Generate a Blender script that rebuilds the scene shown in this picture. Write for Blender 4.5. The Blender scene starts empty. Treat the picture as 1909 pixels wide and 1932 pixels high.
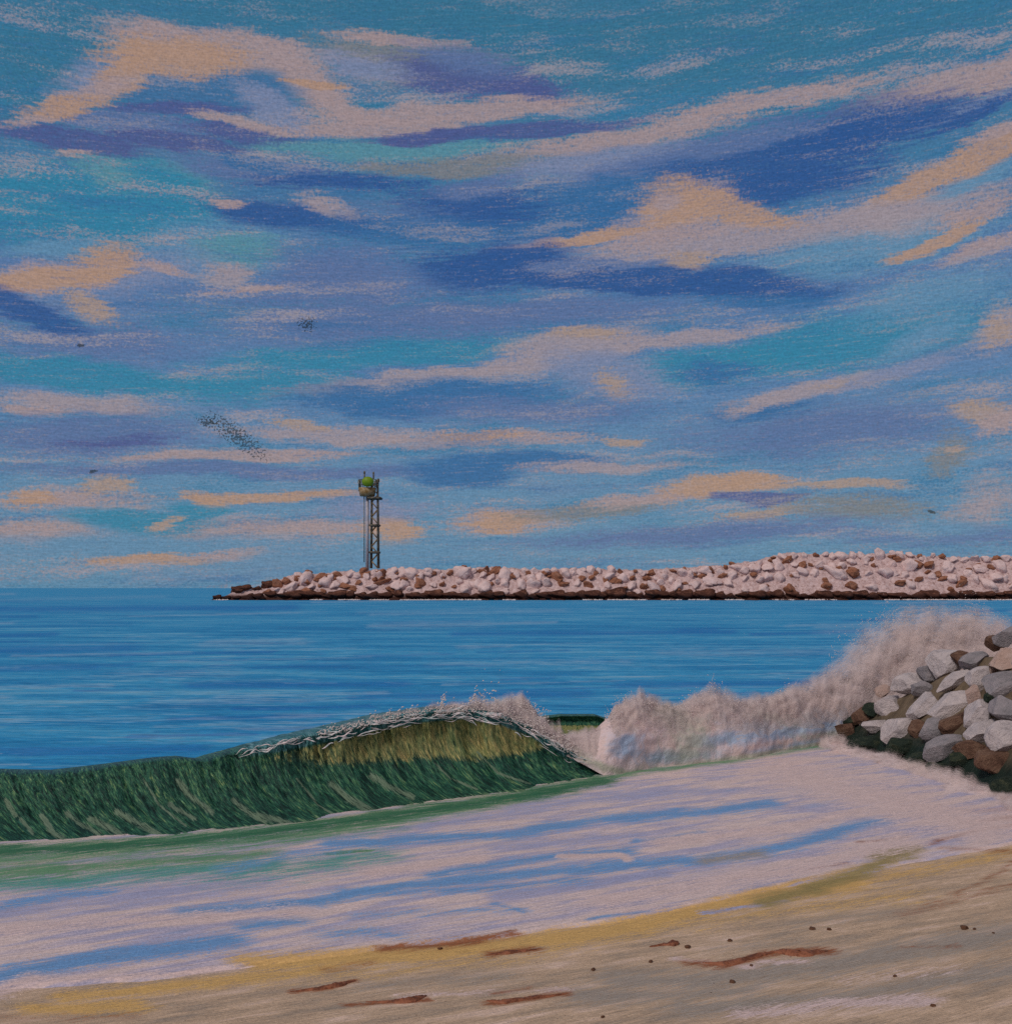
import bpy, math, random
import numpy as np
from mathutils import Vector, Matrix, noise as mnoise

random.seed(7)
RNG = np.random.default_rng(7)
C = bpy.context.scene.collection
sc = bpy.context.scene

# ------------------------------------------------------------------ camera
CAM_H, FPX, HOR, CX, K = 2.5, 1084.0, 588.0, 505.5, 0.52965
cam_d = bpy.data.cameras.new("camera")
cam = bpy.data.objects.new("camera", cam_d)
C.objects.link(cam)
cam.location = (0, 0, CAM_H)
cam.rotation_euler = (math.radians(90), 0, 0)
cam_d.sensor_fit = 'HORIZONTAL'
cam_d.sensor_width = 36.0
cam_d.lens = FPX / 1011.0 * 36.0
cam_d.shift_y = (HOR - 512.0) / 1011.0
cam_d.clip_start = 0.1
cam_d.clip_end = 30000
sc.camera = cam

EXPOSURE = -1.0
sc.view_settings.view_transform = 'Standard'
sc.view_settings.look = 'None'
sc.view_settings.gamma = 1
sc.view_settings.use_curve_mapping = False
sc.view_settings.exposure = EXPOSURE
sc.cycles.max_bounces = 4
sc.cycles.diffuse_bounces = 3
sc.cycles.glossy_bounces = 2
sc.cycles.use_denoising = False
sc.cycles.transparent_max_bounces = 40

SUN_EL, SUN_AZ = math.radians(40), math.radians(-145)     # azimuth from +Y, towards +X
sun_d = bpy.data.lights.new("sun", 'SUN')
sun_d.energy = 3.2
sun_d.angle = math.radians(12)
sun_d.color = (1.0, 0.90, 0.82)
sun = bpy.data.objects.new("sun", sun_d)
C.objects.link(sun)
sdir = Vector((math.sin(SUN_AZ) * math.cos(SUN_EL), math.cos(SUN_AZ) * math.cos(SUN_EL), math.sin(SUN_EL)))
sun.rotation_euler = sdir.to_track_quat('Z', 'Y').to_euler()
sun.location = (-5, -5, 12)


def lin(c):
    return tuple(((v / 255) / 12.92 if v / 255 <= 0.04045 else (((v / 255) + 0.055) / 1.055) ** 2.4) for v in c)


# ------------------------------------------------------------------ node helpers
class NT:
    def __init__(s, tree):
        s.t = tree
        s.L = tree.links

    def n(s, typ, **kw):
        nd = s.t.nodes.new(typ)
        for k, v in kw.items():
            setattr(nd, k, v)
        return nd

    def put(s, sock, v):
        if hasattr(v, 'links') or isinstance(v, bpy.types.NodeSocket):
            s.L.new(v, sock)
        elif v is not None:
            sock.default_value = v

    def math(s, op, a, b=None, c=None, clamp=False):
        nd = s.n('ShaderNodeMath', operation=op, use_clamp=clamp)
        s.put(nd.inputs[0], a)
        if b is not None: s.put(nd.inputs[1], b)
        if c is not None: s.put(nd.inputs[2], c)
        return nd.outputs[0]

    def vmath(s, op, a, b=None, scale=None):
        nd = s.n('ShaderNodeVectorMath', operation=op)
        s.put(nd.inputs[0], a)
        if b is not None: s.put(nd.inputs[1], b)
        if scale is not None: s.put(nd.inputs['Scale'], scale)
        return nd.outputs[0]

    def noise(s, vec, scale=1.0, detail=2.0, rough=0.5, col=False, dist=0.0, stretch=None, rotz=0.0):
        nd = s.n('ShaderNodeTexNoise')
        nd.inputs['Scale'].default_value = scale
        nd.inputs['Detail'].default_value = detail
        nd.inputs['Roughness'].default_value = rough
        nd.inputs['Distortion'].default_value = dist
        if stretch:
            if rotz:
                m = s.n('ShaderNodeMapping')
                m.inputs['Rotation'].default_value = (0, 0, rotz)
                s.put(m.inputs['Vector'], vec)
                vec = m.outputs[0]
            vec = s.vmath('MULTIPLY', vec, stretch)
        s.put(nd.inputs['Vector'], vec)
        return nd.outputs['Color' if col else 'Fac']

    def mix(s, fac, a, b, blend='MIX'):
        nd = s.n('ShaderNodeMix', data_type='RGBA', blend_type=blend)
        s.put(nd.inputs[0], fac)
        for sock, v in ((nd.inputs[6], a), (nd.inputs[7], b)):
            if isinstance(v, tuple): v = (*lin(v), 1.0)
            s.put(sock, v)
        return nd.outputs[2]

    def ramp(s, fac, stops):
        nd = s.n('ShaderNodeValToRGB')
        s.put(nd.inputs[0], fac)
        el = nd.color_ramp.elements
        while len(el) < len(stops): el.new(0.5)
        for e, (p, c) in zip(el, stops):
            e.position = p
            e.color = (*lin(c), 1.0)
        return nd.outputs[0]

    def smooth(s, v, a, b):
        nd = s.n('ShaderNodeMapRange', interpolation_type='SMOOTHSTEP')
        s.put(nd.inputs[0], v)
        nd.inputs[1].default_value = a
        nd.inputs[2].default_value = b
        return nd.outputs[0]

    def attr(s, name):
        return s.n('ShaderNodeAttribute', attribute_name=name).outputs['Fac']


# ------------------------------------------------------------------ world : sky with painted-looking cloud bands
world = bpy.data.worlds.new("World")
sc.world = world
world.use_nodes = True
world.cycles.sampling_method = 'NONE'
wt = NT(world.node_tree)
world.node_tree.nodes.clear()
wo = wt.n('ShaderNodeOutputWorld')
bg = wt.n('ShaderNodeBackground')
wt.L.new(bg.outputs[0], wo.inputs[0])

sky = wt.n('ShaderNodeTexSky', sky_type='NISHITA')
sky.sun_disc = False
sky.sun_elevation = SUN_EL
sky.sun_rotation = SUN_AZ
sky.air_density = 1.4
sky.dust_density = 0.6

tc = wt.n('ShaderNodeTexCoord')
sep = wt.n('ShaderNodeSeparateXYZ')
wt.L.new(tc.outputs['Generated'], sep.inputs[0])
X, Y, Z = sep.outputs
UN = FPX / K                                   # direction units: thousandths of an angle step
az = wt.math('ARCTAN2', X, Y)
hyp = wt.math('SQRT', wt.math('ADD', wt.math('MULTIPLY', X, X), wt.math('MULTIPLY', Y, Y)))
el = wt.math('ARCTAN2', Z, hyp)
comb = wt.n('ShaderNodeCombineXYZ')
wt.L.new(wt.math('MULTIPLY', az, UN / 1000), comb.inputs[0])
wt.L.new(wt.math('MULTIPLY', el, UN / 1000), comb.inputs[1])
P0 = comb.outputs[0]                           # (azimuth, elevation) in kilo-units

w1 = wt.noise(P0, 7.0, 3, 0.55, col=True, stretch=(0.8, 2.0, 1))
w2 = wt.noise(P0, 1.0, 2, 0.6, col=True, stretch=(22, 190, 1))
P1 = wt.vmath('ADD', P0, wt.vmath('MULTIPLY', wt.vmath('SUBTRACT', w1, (0.5, 0.5, 0.5)), (0.09, 0.045, 0)))
P2 = wt.vmath('ADD', P1, wt.vmath('MULTIPLY', wt.vmath('SUBTRACT', w2, (0.5, 0.5, 0.5)), (0.045, 0.012, 0)))
N1 = wt.noise(P0, 1.0, 4, 0.62, stretch=(16, 150, 1), rotz=-0.04)
N2 = wt.noise(P0, 150.0, 3, 0.75)
NB = wt.math('MULTIPLY_ADD', N1, 2.1, -1.55)              # about -1..0 around -0.5
NB = wt.math('MULTIPLY_ADD', N2, 1.9, wt.math('SUBTRACT', NB, 0.95))
NBc = wt.math('MINIMUM', NB, 0.0)

BOOST = 2 ** (-EXPOSURE)
PAL = dict(T=(52, 110, 140), P=(157, 138, 140), O=(168, 136, 117), o=(158, 137, 127), B=(42, 82, 140), b=(48, 100, 150),
           V=(86, 108, 152), v=(74, 86, 138), Q=(44, 124, 156), q=(84, 136, 152), S=(92, 134, 166), L=(116, 128, 160),
           W=(150, 138, 146), G=(116, 120, 126), D=(25, 30, 32), d=(62, 106, 150))

# base that fills every direction
up = wt.math('MULTIPLY', el, UN / 1000)
b0 = wt.ramp(wt.smooth(up, 0.0, 1.15), [(0.0, (94, 136, 166)), (0.22, (88, 124, 164)), (0.5, (80, 114, 160)), (0.82, (58, 114, 148)), (1.0, (52, 110, 140))])
cl = wt.noise(P1, 1.0, 5, 0.6, stretch=(1.9, 7.5, 1))
b1 = wt.mix(wt.smooth(cl, 0.52, 0.62), b0, PAL['L'])
b2 = wt.mix(wt.smooth(cl, 0.60, 0.72), b1, PAL['W'])
cl2 = wt.noise(wt.vmath('ADD', P1, (7.0, 3.0, 0)), 1.0, 4, 0.6, stretch=(2.3, 9, 1))
b3 = wt.mix(wt.smooth(cl2, 0.6, 0.72), b2, PAL['d'])
inview = wt.math('MULTIPLY', wt.smooth(wt.math('ABSOLUTE', az), 0.62, 0.42), 0.75)
b4 = wt.mix(inview, b3, b0)
over = wt.smooth(el, 0.62, 0.95)               # overhead and behind, out of view: warm overcast added to tint the light
behind = wt.smooth(wt.math('ABSOLUTE', az), 0.9, 1.6)
ov = wt.math('MAXIMUM', over, behind)
warm = wt.mix(wt.smooth(cl, 0.35, 0.6), (128, 124, 134), (176, 156, 150))
col = wt.mix(wt.math('MULTIPLY', ov, 0.85), b4, warm)

# (colour, x, y, rx, ry, tilt, hardness, dryness) in the sky's own angular units
SKY = [
 ('T', 1300, 60, 900, 120, 0, 2, .3), ('T', 60, 130, 260, 130, 20, 2, .3), ('T',650,15,500,50,0,2,.3),
 ('Q', 130, 400, 330, 110, 0, 3, .6), ('q', 260, 330, 220, 50, -8, 3, .8), ('Q', 330, 370, 130, 60, -20, 3, .8),
 ('V', 720, 600, 560, 110, 0, 2, .5), ('V', 960, 400, 520, 90, 6, 2, .6), ('V', 160, 640, 300, 60, 0, 2, .5),
 ('S', 420, 470, 220, 80, 5, 2.5, .8), ('q', 450, 470, 130, 45, 5, 2.5, .8),
 ('L', 1150, 320, 330, 50, 3, 2.5, .7), ('S', 1620, 460, 380, 80, 4, 2.5, .7),
 # top-left cloud
 ('L', 200, 140, 170, 46, 30, 2, .4), ('G', 770, 115, 260, 50, -2, 2.5, .7), ('P', 750, 76, 190, 16, -1, 3, .6),
 ('v', 880, 150, 230, 40, -6, 3, .8), ('v', 990, 165, 90, 34, -18, 2.5, .6), ('V', 880, 115, 150, 34, -8, 2, .6), ('L', 680, 128, 130, 30, -4, 2.5, .9),
 ('P', 400, 92, 250, 44, -2, 3.5, .4), ('P', 570, 150, 130, 52, -24, 3, .4), ('P', 640, 195, 90, 34, -16, 3, .5),
 ('d', 390, 176, 210, 58, 2, 3.5, .5), ('L', 520, 205, 120, 30, -22, 2.5, .5), ('v', 330, 205, 180, 15, 6, 3, .6), ('V', 250, 235, 260, 30, 2, 2.5, .5),
 ('v', 130, 265, 190, 26, -3, 3, .6), ('v', 330, 272, 200, 20, 2, 3, .6), ('v', 480, 256, 160, 22, -2, 3, .6),
 ('O', 330, 108, 170, 44, 4, 3.5, .5), ('O', 235, 138, 90, 38, 38, 3.5, .45), ('P', 160, 180, 120, 26, 26, 3.5, .4), ('O', 120, 203, 120, 22, 17, 3.5, .5), ('P', 50, 226, 60, 12, 16, 3, .5),
 ('P', 480, 232, 140, 15, -4, 3.5, .6), ('P', 860, 208, 340, 22, 3, 4, .6), ('P', 720, 236, 200, 24, 3, 4, .5), ('O', 590, 160, 90, 9, 3, 3.5, .7), ('P', 130, 290, 80, 12, 10, 2.5, .8),
 # bands below it
 ('q', 740, 280, 360, 26, 2, 3, .9), ('P', 1180, 262, 420, 34, 6, 3, .7), ('P', 1470, 190, 330, 34, 4, 3, .8), ('P', 1760, 170, 300, 40, 10, 3, .7), ('P', 1880, 140, 100, 34, 15, 3, .5),
 ('v', 950, 250, 290, 16, 3, 4, .5), ('v', 820, 256, 160, 14, 3, 3, .7), ('G', 860, 312, 320, 26, 2, 2.5, .9), ('L', 1150, 305, 260, 30, 4, 2.5, .7),
 ('L', 1800, 210, 160, 24, 12, 2.5, .6), ('V', 1230, 320, 240, 36, 6, 2.5, .7),
 ('B', 1470, 300, 420, 74, 9, 3, .75), ('B', 1640, 250, 280, 40, 8, 3, .8), ('B', 1830, 215, 110, 20, 22, 3, .8), ('B', 1500, 350, 230, 38, 5, 3, .7), ('V', 1380, 270, 260, 28, 6, 2.5, .8),
 ('V', 520, 330, 220, 28, -3, 3, .7), ('B', 560, 412, 230, 34, -4, 3, .7), ('B', 640, 345, 250, 26, 2, 2.5, .9), ('P', 420, 380, 60, 11, 4, 3, .7), ('W', 620, 395, 90, 26, -12, 3, .9), ('b', 480, 310, 90, 18, -8, 3, .7),
 ('b', 1080, 395, 300, 62, 6, 3, .8), ('B', 900, 385, 190, 50, -4, 2.5, .7), ('b', 1130, 420, 150, 44, 8, 3, .7), ('V', 900, 350, 130, 30, 8, 2.5, .7),
 ('b', 780, 440, 260, 50, 0, 2, .8),
 # orange cloud at the right
 ('W', 1370, 450, 430, 46, 3, 3, .7), ('W', 1700, 400, 340, 62, 6, 2.5, .8), ('S', 1640, 470, 280, 60, 5, 2, .7), ('P', 1270, 410, 160, 62, 18, 3, .4), ('P', 1050, 462, 220, 14, 5, 3.5, .6),
 ('O', 1272, 385, 92, 58, 6, 3.5, .5), ('O', 1350, 378, 50, 26, 0, 3.5, .5), ('O', 1380, 402, 170, 34, -10, 3.5, .6), ('O', 1120, 452, 190, 14, 8, 4, .6), ('P', 1250, 380, 40, 26, 0, 3, .6), ('P', 1300, 440, 130, 20, 0, 3, .7),
 ('o', 1290, 490, 90, 24, 4, 3, .7), ('O', 1730, 352, 150, 30, 22, 3.5, .5), ('O', 1870, 285, 130, 42, 20, 3.5, .5), ('P', 1880, 250, 80, 20, 20, 3, .6), ('P', 1850, 400, 150, 28, 8, 3, .8),
 ('O', 1765, 452, 118, 20, 16, 4, .5), ('P', 1850, 470, 120, 26, 12, 3, .7), ('S', 1850, 340, 130, 22, 15, 2.5, .7), ('W', 1650, 410, 140, 26, 5, 3, .7),
 # deep blue band
 ('B', 1190, 527, 480, 36, -5, 3.5, .7), ('B', 930, 505, 200, 58, 4, 3, .7), ('B', 1370, 530, 130, 34, -8, 3, .6), ('V', 1120, 500, 170, 12, 2, 3, .6), ('b', 1420, 560, 220, 26, -4, 3, .9),
 ('V', 640, 520, 230, 70, 0, 2, .6), ('V', 1000, 590, 480, 40, 0, 2, .6), ('B', 1170, 528, 420, 26, -5, 4, .5), ('B', 930, 505, 150, 40, 4, 3, .6), ('V', 1120, 500, 150, 9, 2, 4, .6),
 ('Q', 1620, 640, 400, 84, 5, 2.5, .7), ('Q', 1330, 690, 300, 48, 4, 3, .8), ('S', 1760, 560, 260, 70, 8, 2, .6), ('S', 1740, 640, 120, 40, 20, 2, .6),
 # left orange
 ('L', 230, 510, 260, 58, 8, 2, .5), ('S', 120, 470, 150, 22, 12, 2.5, .6), ('P', 60, 528, 220, 34, 12, 3, .4), ('O', 70, 528, 210, 24, 12, 3.5, .5), ('O', 205, 490, 78, 36, 22, 3.5, .5), ('P', 300, 500, 80, 24, -10, 3, .8),
 ('B', 60, 588, 150, 36, -16, 3, .6), ('o', 170, 575, 100, 30, -22, 3, .7), ('W', 430, 515, 70, 34, 6, 2.5, .8), ('P', 480, 545, 120, 12, 8, 3, .8),
 # middle
 ('Q', 720, 672, 430, 32, 5, 3, .7), ('Q', 150, 710, 330, 44, -4, 3, .6), ('Q', 480, 730, 260, 44, 6, 2.5, .7),
 ('W', 1090, 650, 200, 38, 5, 3, .6), ('o', 1100, 632, 90, 16, 0, 3, .6), ('W', 1280, 640, 320, 22, 5, 3, .8), ('W', 780, 712, 360, 20, 8, 3, .8), ('W', 1000, 690, 240, 28, 5, 3, .7),
 ('L', 1150, 710, 160, 62, -10, 2.5, .7), ('o', 1160, 730, 56, 40, -30, 2.5, .9), ('b', 800, 745, 330, 40, 2, 3, .7), ('b', 740, 770, 160, 26, 0, 3, .7), ('V', 1000, 775, 340, 44, 0, 2, .6),
 ('b', 1350, 700, 120, 40, 0, 2, .7), ('V', 1560, 810, 420, 76, 2, 2, .5), ('b', 1450, 770, 160, 30, 5, 2, .7),
 ('W', 1540, 735, 220, 22, 9, 3, .6), ('o', 1620, 722, 120, 12, 5, 3, .7), ('W', 1440, 760, 90, 14, 14, 3, .6), ('L', 1700, 700, 200, 20, 12, 2.5, .8),
 ('W', 150, 762, 210, 22, -2, 3, .6), ('P', 60, 770, 100, 14, 0, 3, .6), ('V', 180, 820, 290, 56, 3, 2.5, .5), ('v', 230, 830, 160, 20, 4, 2, .8),
 ('P', 450, 860, 320, 16, 3, 3.5, .6), ('W', 640, 820, 300, 28, 0, 3, .8), ('P', 920, 830, 300, 24, 0, 3, .7), ('O', 900, 828, 120, 14, 0, 3, .7), ('o', 1180, 832, 70, 12, 4, 3, .7), ('o', 560, 800, 90, 14, -4, 3, .9),
 ('W', 1890, 620, 80, 62, 30, 2.5, .7), ('o', 1885, 625, 50, 44, 0, 2.5, .7), ('o', 1850, 778, 90, 36, -16, 3, .5), ('P', 1890, 800, 60, 40, 0, 3, .6), ('G', 1790, 860, 80, 56, 50, 2, .7), ('o', 1800, 850, 40, 14, 20, 3, .9),
 # low sky
 ('V', 500, 888, 700, 20, 1, 2.5, .6), ('b', 870, 890, 130, 42, -2, 3, .5), ('b', 1020, 870, 200, 22, -2, 3, .7), ('W', 1150, 880, 220, 14, 0, 3, .7),
 ('P', 130, 940, 230, 36, 0, 2.5, .5), ('O', 55, 935, 70, 24, 0, 3, .6), ('o', 200, 915, 64, 30, 4, 3, .6), ('P', 60, 1000, 180, 34, 0, 2.5, .5), ('O', 520, 934, 240, 14, 2, 3.5, .5), ('O', 385, 938, 62, 16, -12, 3.5, .5),
 ('Q', 280, 985, 190, 30, -2, 3, .5), ('Q', 380, 960, 90, 18, 0, 3, .5), ('o', 310, 985, 60, 14, 18, 3, .6), ('P', 560, 1000, 330, 30, 2, 2.5, .5), ('O', 735, 1000, 80, 52, -10, 3, .6), ('L', 700, 960, 160, 40, 0, 2, .6),
 ('P', 950, 985, 150, 34, 4, 3, .5), ('O', 950, 985, 110, 26, 3, 3, .6), ('G', 1130, 960, 240, 26, 6, 2.5, .9), ('P', 1270, 930, 260, 22, 7, 3, .6), ('O', 1350, 915, 130, 28, 2, 3.5, .5), ('O', 1420, 912, 110, 26, -4, 3.5, .5), ('o', 1590, 916, 140, 15, 0, 3.5, .5),
 ('v', 1400, 940, 80, 12, -4, 3.5, .6), ('v', 1470, 950, 80, 14, 6, 3, .8), ('o', 1440, 972, 150, 18, 4, 3, .9), ('G', 1620, 960, 260, 46, 0, 2, .9), ('W', 1850, 950, 120, 70, 30, 2, .6),
 ('S', 300, 1030, 500, 30, 0, 2, .6), ('O', 290, 1055, 160, 18, 3, 3.5, .6), ('P', 420, 1045, 120, 12, 3, 3, .8), ('S', 850, 1045, 600, 34, 2, 2, .6), ('V', 1300, 1010, 500, 34, 3, 2, .6), ('V', 1760, 1010, 260, 34, 0, 2, .6), ('S', 1750, 1000, 140, 28, 0, 2, .5),
 # smudge of dark specks
 ('D', 392, 797, 26, 12, -12, 2.2, 1.1), ('D', 448, 824, 76, 22, -36, 1.25, 1.35), ('D', 176, 890, 9, 4, 12, 3, .5), ('D', 580, 612, 20, 16, 0, 1.3, 1.3), ('D', 1757, 966, 9, 4, -25, 3, .5), ('D', 152, 652, 8, 4, 10, 2.5, .5),
]


def sky_place(x, y):
    u = (x * K - CX) / FPX
    v = (HOR - y * K) / FPX
    a = math.atan(u)
    return a * UN / 1000, math.atan(v * math.cos(a)) * UN / 1000, math.cos(a) ** 2, math.cos(a)


DN = wt.noise(P0, 260, 1, .5)
OP = wt.math('MINIMUM', wt.math('MULTIPLY_ADD', N2, 1.0, .42), 0.96)
SC1 = wt.noise(P1, 1.0, 5, 0.66, stretch=(3.2, 24, 1), rotz=-0.05)
SC2 = wt.noise(wt.vmath('ADD', P1, (5.0, 9.0, 0)), 1.0, 5, 0.66, stretch=(2.4, 17, 1), rotz=-0.07)
SC3 = wt.noise(wt.vmath('ADD', P1, (2.0, 4.0, 0)), 1.0, 5, 0.66, stretch=(3.6, 30, 1), rotz=-0.03)
GRN = wt.math('MULTIPLY_ADD', wt.noise(P0, 1.0, 3, .75, stretch=(150, 260, 1)), .6, -.3)


def scumble(col, nz_, lo, hi, c, amt, gate=None):
    f = wt.math('MULTIPLY', wt.smooth(wt.math('ADD', nz_, GRN), lo - .03, hi + .05), amt)
    if gate is not None: f = wt.math('MULTIPLY', f, gate)
    return wt.mix(f, col, c)


lowgate = wt.math('MULTIPLY_ADD', wt.smooth(up, 1.12, 0.85), .94, .06)
for idx_, (c, x, y, rx, ry, rot, k, dry) in enumerate(SKY):
    if idx_ == 14:
        col = scumble(col, SC3, .52, .64, PAL['b'], .6, lowgate)
        col = scumble(col, SC2, .53, .66, PAL['Q'], .6, lowgate)
        col = scumble(col, SC1, .54, .66, (150, 142, 152), .75, lowgate)
    a, e, sx, sy = sky_place(x, y)
    g = wt.n('ShaderNodeTexGradient', gradient_type='SPHERICAL')
    tm = g.texture_mapping
    tm.vector_type = 'TEXTURE'
    tm.translation = (a, e, 0)
    tm.rotation = (0, 0, math.radians(rot))
    tm.scale = (rx * sx * 1.12 / 1000, ry * sy * 1.06 / 1000, 1)
    k = k * (.85 if c in 'OPoW' else 1.0); dry = dry + (.18 if c in 'OoP' else 0)
    if c == 'D':
        wt.L.new(P0, g.inputs[0])
        f = wt.math('SUBTRACT', g.outputs['Fac'], wt.math('MULTIPLY', wt.smooth(DN, .36, .62), .8 * dry - .1))
        f = wt.math('MULTIPLY', wt.math('MULTIPLY', f, 5.0, clamp=True), .75)
    else:
        wt.L.new(P2, g.inputs[0])
        f = wt.math('MULTIPLY_ADD', NBc, dry * 1.35 + .1, wt.math('MULTIPLY', g.outputs['Fac'], k), clamp=True)
        f = wt.math('MULTIPLY', f, OP)
    col = wt.mix(f, col, PAL[c])

# thin streaks of neighbouring tones all over the sky, and its fine grain
S1 = wt.noise(P0, 1.0, 3, 0.7, stretch=(10, 210, 1), rotz=-0.05)
col = scumble(col, SC2, .57, .70, PAL['b'], .5, lowgate)
col = scumble(col, SC1, .56, .68, (152, 144, 152), .5, lowgate)
SG = wt.math('ADD', wt.math('MULTIPLY', S1, .55), wt.math('MULTIPLY', N2, .45))
lowband = wt.smooth(up, 1.12, 0.85)
col = wt.mix(wt.math('MULTIPLY', wt.math('MULTIPLY', wt.smooth(SG, 0.53, 0.66), lowband), 0.42), col, (148, 140, 150))
col = wt.mix(wt.math('MULTIPLY', wt.smooth(SG, 0.47, 0.34), 0.34), col, (58, 92, 136))
GR = wt.noise(P0, 230.0, 3, 0.85)
GR2 = wt.noise(P0, 1.0, 3, 0.7, stretch=(60, 320, 1))
val = wt.math('MULTIPLY_ADD', GR, 0.9, wt.math('MULTIPLY_ADD', GR2, 0.7, 0.2))
col = wt.vmath('SCALE', col, scale=val)
nis = wt.vmath('SCALE', sky.outputs[0], scale=0.1)
allc = wt.mix(0.06, wt.vmath('SCALE', col, scale=BOOST), nis)
wt.L.new(allc, bg.inputs[0])
bg.inputs[1].default_value = 1.0

# ------------------------------------------------------------------ numpy noise
def _h(ix, iy, seed):
    n = (ix.astype(np.int64) * 374761393 + iy.astype(np.int64) * 668265263 + seed * 982451653) & 0x7fffffff
    n = ((n ^ (n >> 13)) * 1274126177) & 0x7fffffff
    return ((n ^ (n >> 16)) & 0xffff) / 65535.0


def vn(x, y, seed=0):
    x = np.asarray(x, float); y = np.asarray(y, float)
    ix, iy = np.floor(x), np.floor(y)
    fx, fy = x - ix, y - iy
    fx = fx * fx * (3 - 2 * fx); fy = fy * fy * (3 - 2 * fy)
    a = _h(ix, iy, seed); b = _h(ix + 1, iy, seed); c = _h(ix, iy + 1, seed); d = _h(ix + 1, iy + 1, seed)
    return (a + (b - a) * fx) * (1 - fy) + (c + (d - c) * fx) * fy


def fbm(x, y, seed=0, o=4):
    s = 0; a = 0.5; t = 0
    for i in range(o):
        s = s + a * vn(np.asarray(x) * 2 ** i, np.asarray(y) * 2 ** i, seed + i * 17); t += a; a *= 0.55
    return s / t


def sst(x, a, b):
    t = np.clip((x - a) / (b - a), 0, 1)
    return t * t * (3 - 2 * t)


# ------------------------------------------------------------------ picture-survey helpers: where a surveyed spot stands on the ground
def ground(x, y, z=0.0):
    d = FPX * (CAM_H - z) / (y * K - HOR)
    return (x * K - CX) / FPX * d, d


def at(x, y, d):
    return Vector(((x * K - CX) / FPX * d, d, CAM_H - (y * K - HOR) / FPX * d))


def survey(Xw, Yw, Zw):
    Yw = np.maximum(Yw, 0.5)
    return (CX + FPX * Xw / Yw) / K, (HOR + FPX * (CAM_H - Zw) / Yw) / K


def stroke(px, py, pts, hw, s=1.0):
    best = np.full(px.shape, 1e9)
    pts = np.array(pts, float)
    for (x0, y0), (x1, y1) in zip(pts[:-1], pts[1:]):
        dx, dy = x1 - x0, y1 - y0
        # distance measured mostly across the stroke so that its ends taper
        t = np.clip(((px - x0) * dx + (py - y0) * dy) / (dx * dx + dy * dy), 0, 1)
        ex, ey = px - x0 - t * dx, py - y0 - t * dy
        best = np.minimum(best, np.hypot(ex * 0.35, ey))
    return s * np.clip(1 - best / (hw * 1.5), 0, 1)


# ------------------------------------------------------------------ object helpers
def tag(o, label=None, cat=None, group=None, kind=None):
    if label: o['label'] = label
    if cat: o['category'] = cat
    if group: o['group'] = group
    if kind: o['kind'] = kind
    return o


def mesh_obj(name, V, F, mat, parent=None, smooth=True, attrs=None, uv=None):
    me = bpy.data.meshes.new(name)
    V = np.asarray(V, np.float32); F = np.asarray(F, np.int32)
    me.vertices.add(len(V)); me.vertices.foreach_set('co', V.ravel())
    k = F.shape[1]
    me.loops.add(F.size); me.loops.foreach_set('vertex_index', F.ravel())
    me.polygons.add(len(F))
    me.polygons.foreach_set('loop_start', np.arange(0, F.size, k, dtype=np.int32))
    me.polygons.foreach_set('loop_total', np.full(len(F), k, np.int32))
    me.polygons.foreach_set('use_smooth', np.full(len(F), smooth))
    me.update(calc_edges=True)
    for nm, a in (attrs or {}).items():
        at_ = me.attributes.new(nm, 'FLOAT', 'POINT')
        at_.data.foreach_set('value', np.asarray(a, np.float32).ravel())
    if uv is not None:
        at_ = me.attributes.new('along', 'FLOAT_VECTOR', 'POINT')
        at_.data.foreach_set('vector', np.asarray(uv, np.float32).ravel())
    me.validate()
    me.materials.append(mat)
    o = bpy.data.objects.new(name, me)
    C.objects.link(o)
    if parent: o.parent = parent
    return o


def grid_faces(nr, nc):
    i = np.arange(nr - 1)[:, None] * nc + np.arange(nc - 1)[None, :]
    i = i.ravel()
    return np.stack([i, i + 1, i + nc + 1, i + nc], 1)


def empty(name, loc=(0, 0, 0)):
    o = bpy.data.objects.new(name, None); C.objects.link(o); o.location = loc
    return o


def material(name):
    m = bpy.data.materials.new(name); m.use_nodes = True
    nt = NT(m.node_tree); nt.t.nodes.clear()
    out = nt.n('ShaderNodeOutputMaterial'); b = nt.n('ShaderNodeBsdfPrincipled')
    nt.L.new(b.outputs[0], out.inputs[0])
    return m, nt, b


def finish(nt, b, col, rough=0.8, spec=0.15, bump=None, bstr=0.5, bdist=0.02):
    nt.put(b.inputs['Base Color'], col)
    nt.put(b.inputs['Roughness'], rough)
    nt.put(b.inputs['Specular IOR Level'], spec)
    if bump is not None:
        bp = nt.n('ShaderNodeBump')
        bp.inputs['Strength'].default_value = bstr
        bp.inputs['Distance'].default_value = bdist
        nt.put(bp.inputs['Height'], bump)
        nt.L.new(bp.outputs[0], b.inputs['Normal'])


def A(c, g=1.95):
    """albedo (as sRGB triple) for a surface seen as colour c under this light"""
    l = [min(0.85, v * g) for v in lin(c)]
    return tuple(255 * (12.92 * v if v <= 0.0031308 else 1.055 * v ** (1 / 2.4) - 0.055) for v in l)


SHORE_ROT = -math.atan2(3.7, 6.1)          # the surf runs this way over the ground

CH = dict(blue=(82, 120, 160), lav=(124, 128, 154), green=(74, 112, 82), teal=(60, 118, 112), deep=(38, 82, 60), yel=(164, 134, 84), olive=(120, 108, 72), brown=(112, 70, 48), grey=(124, 117, 110), pale=(166, 149, 147))


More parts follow.
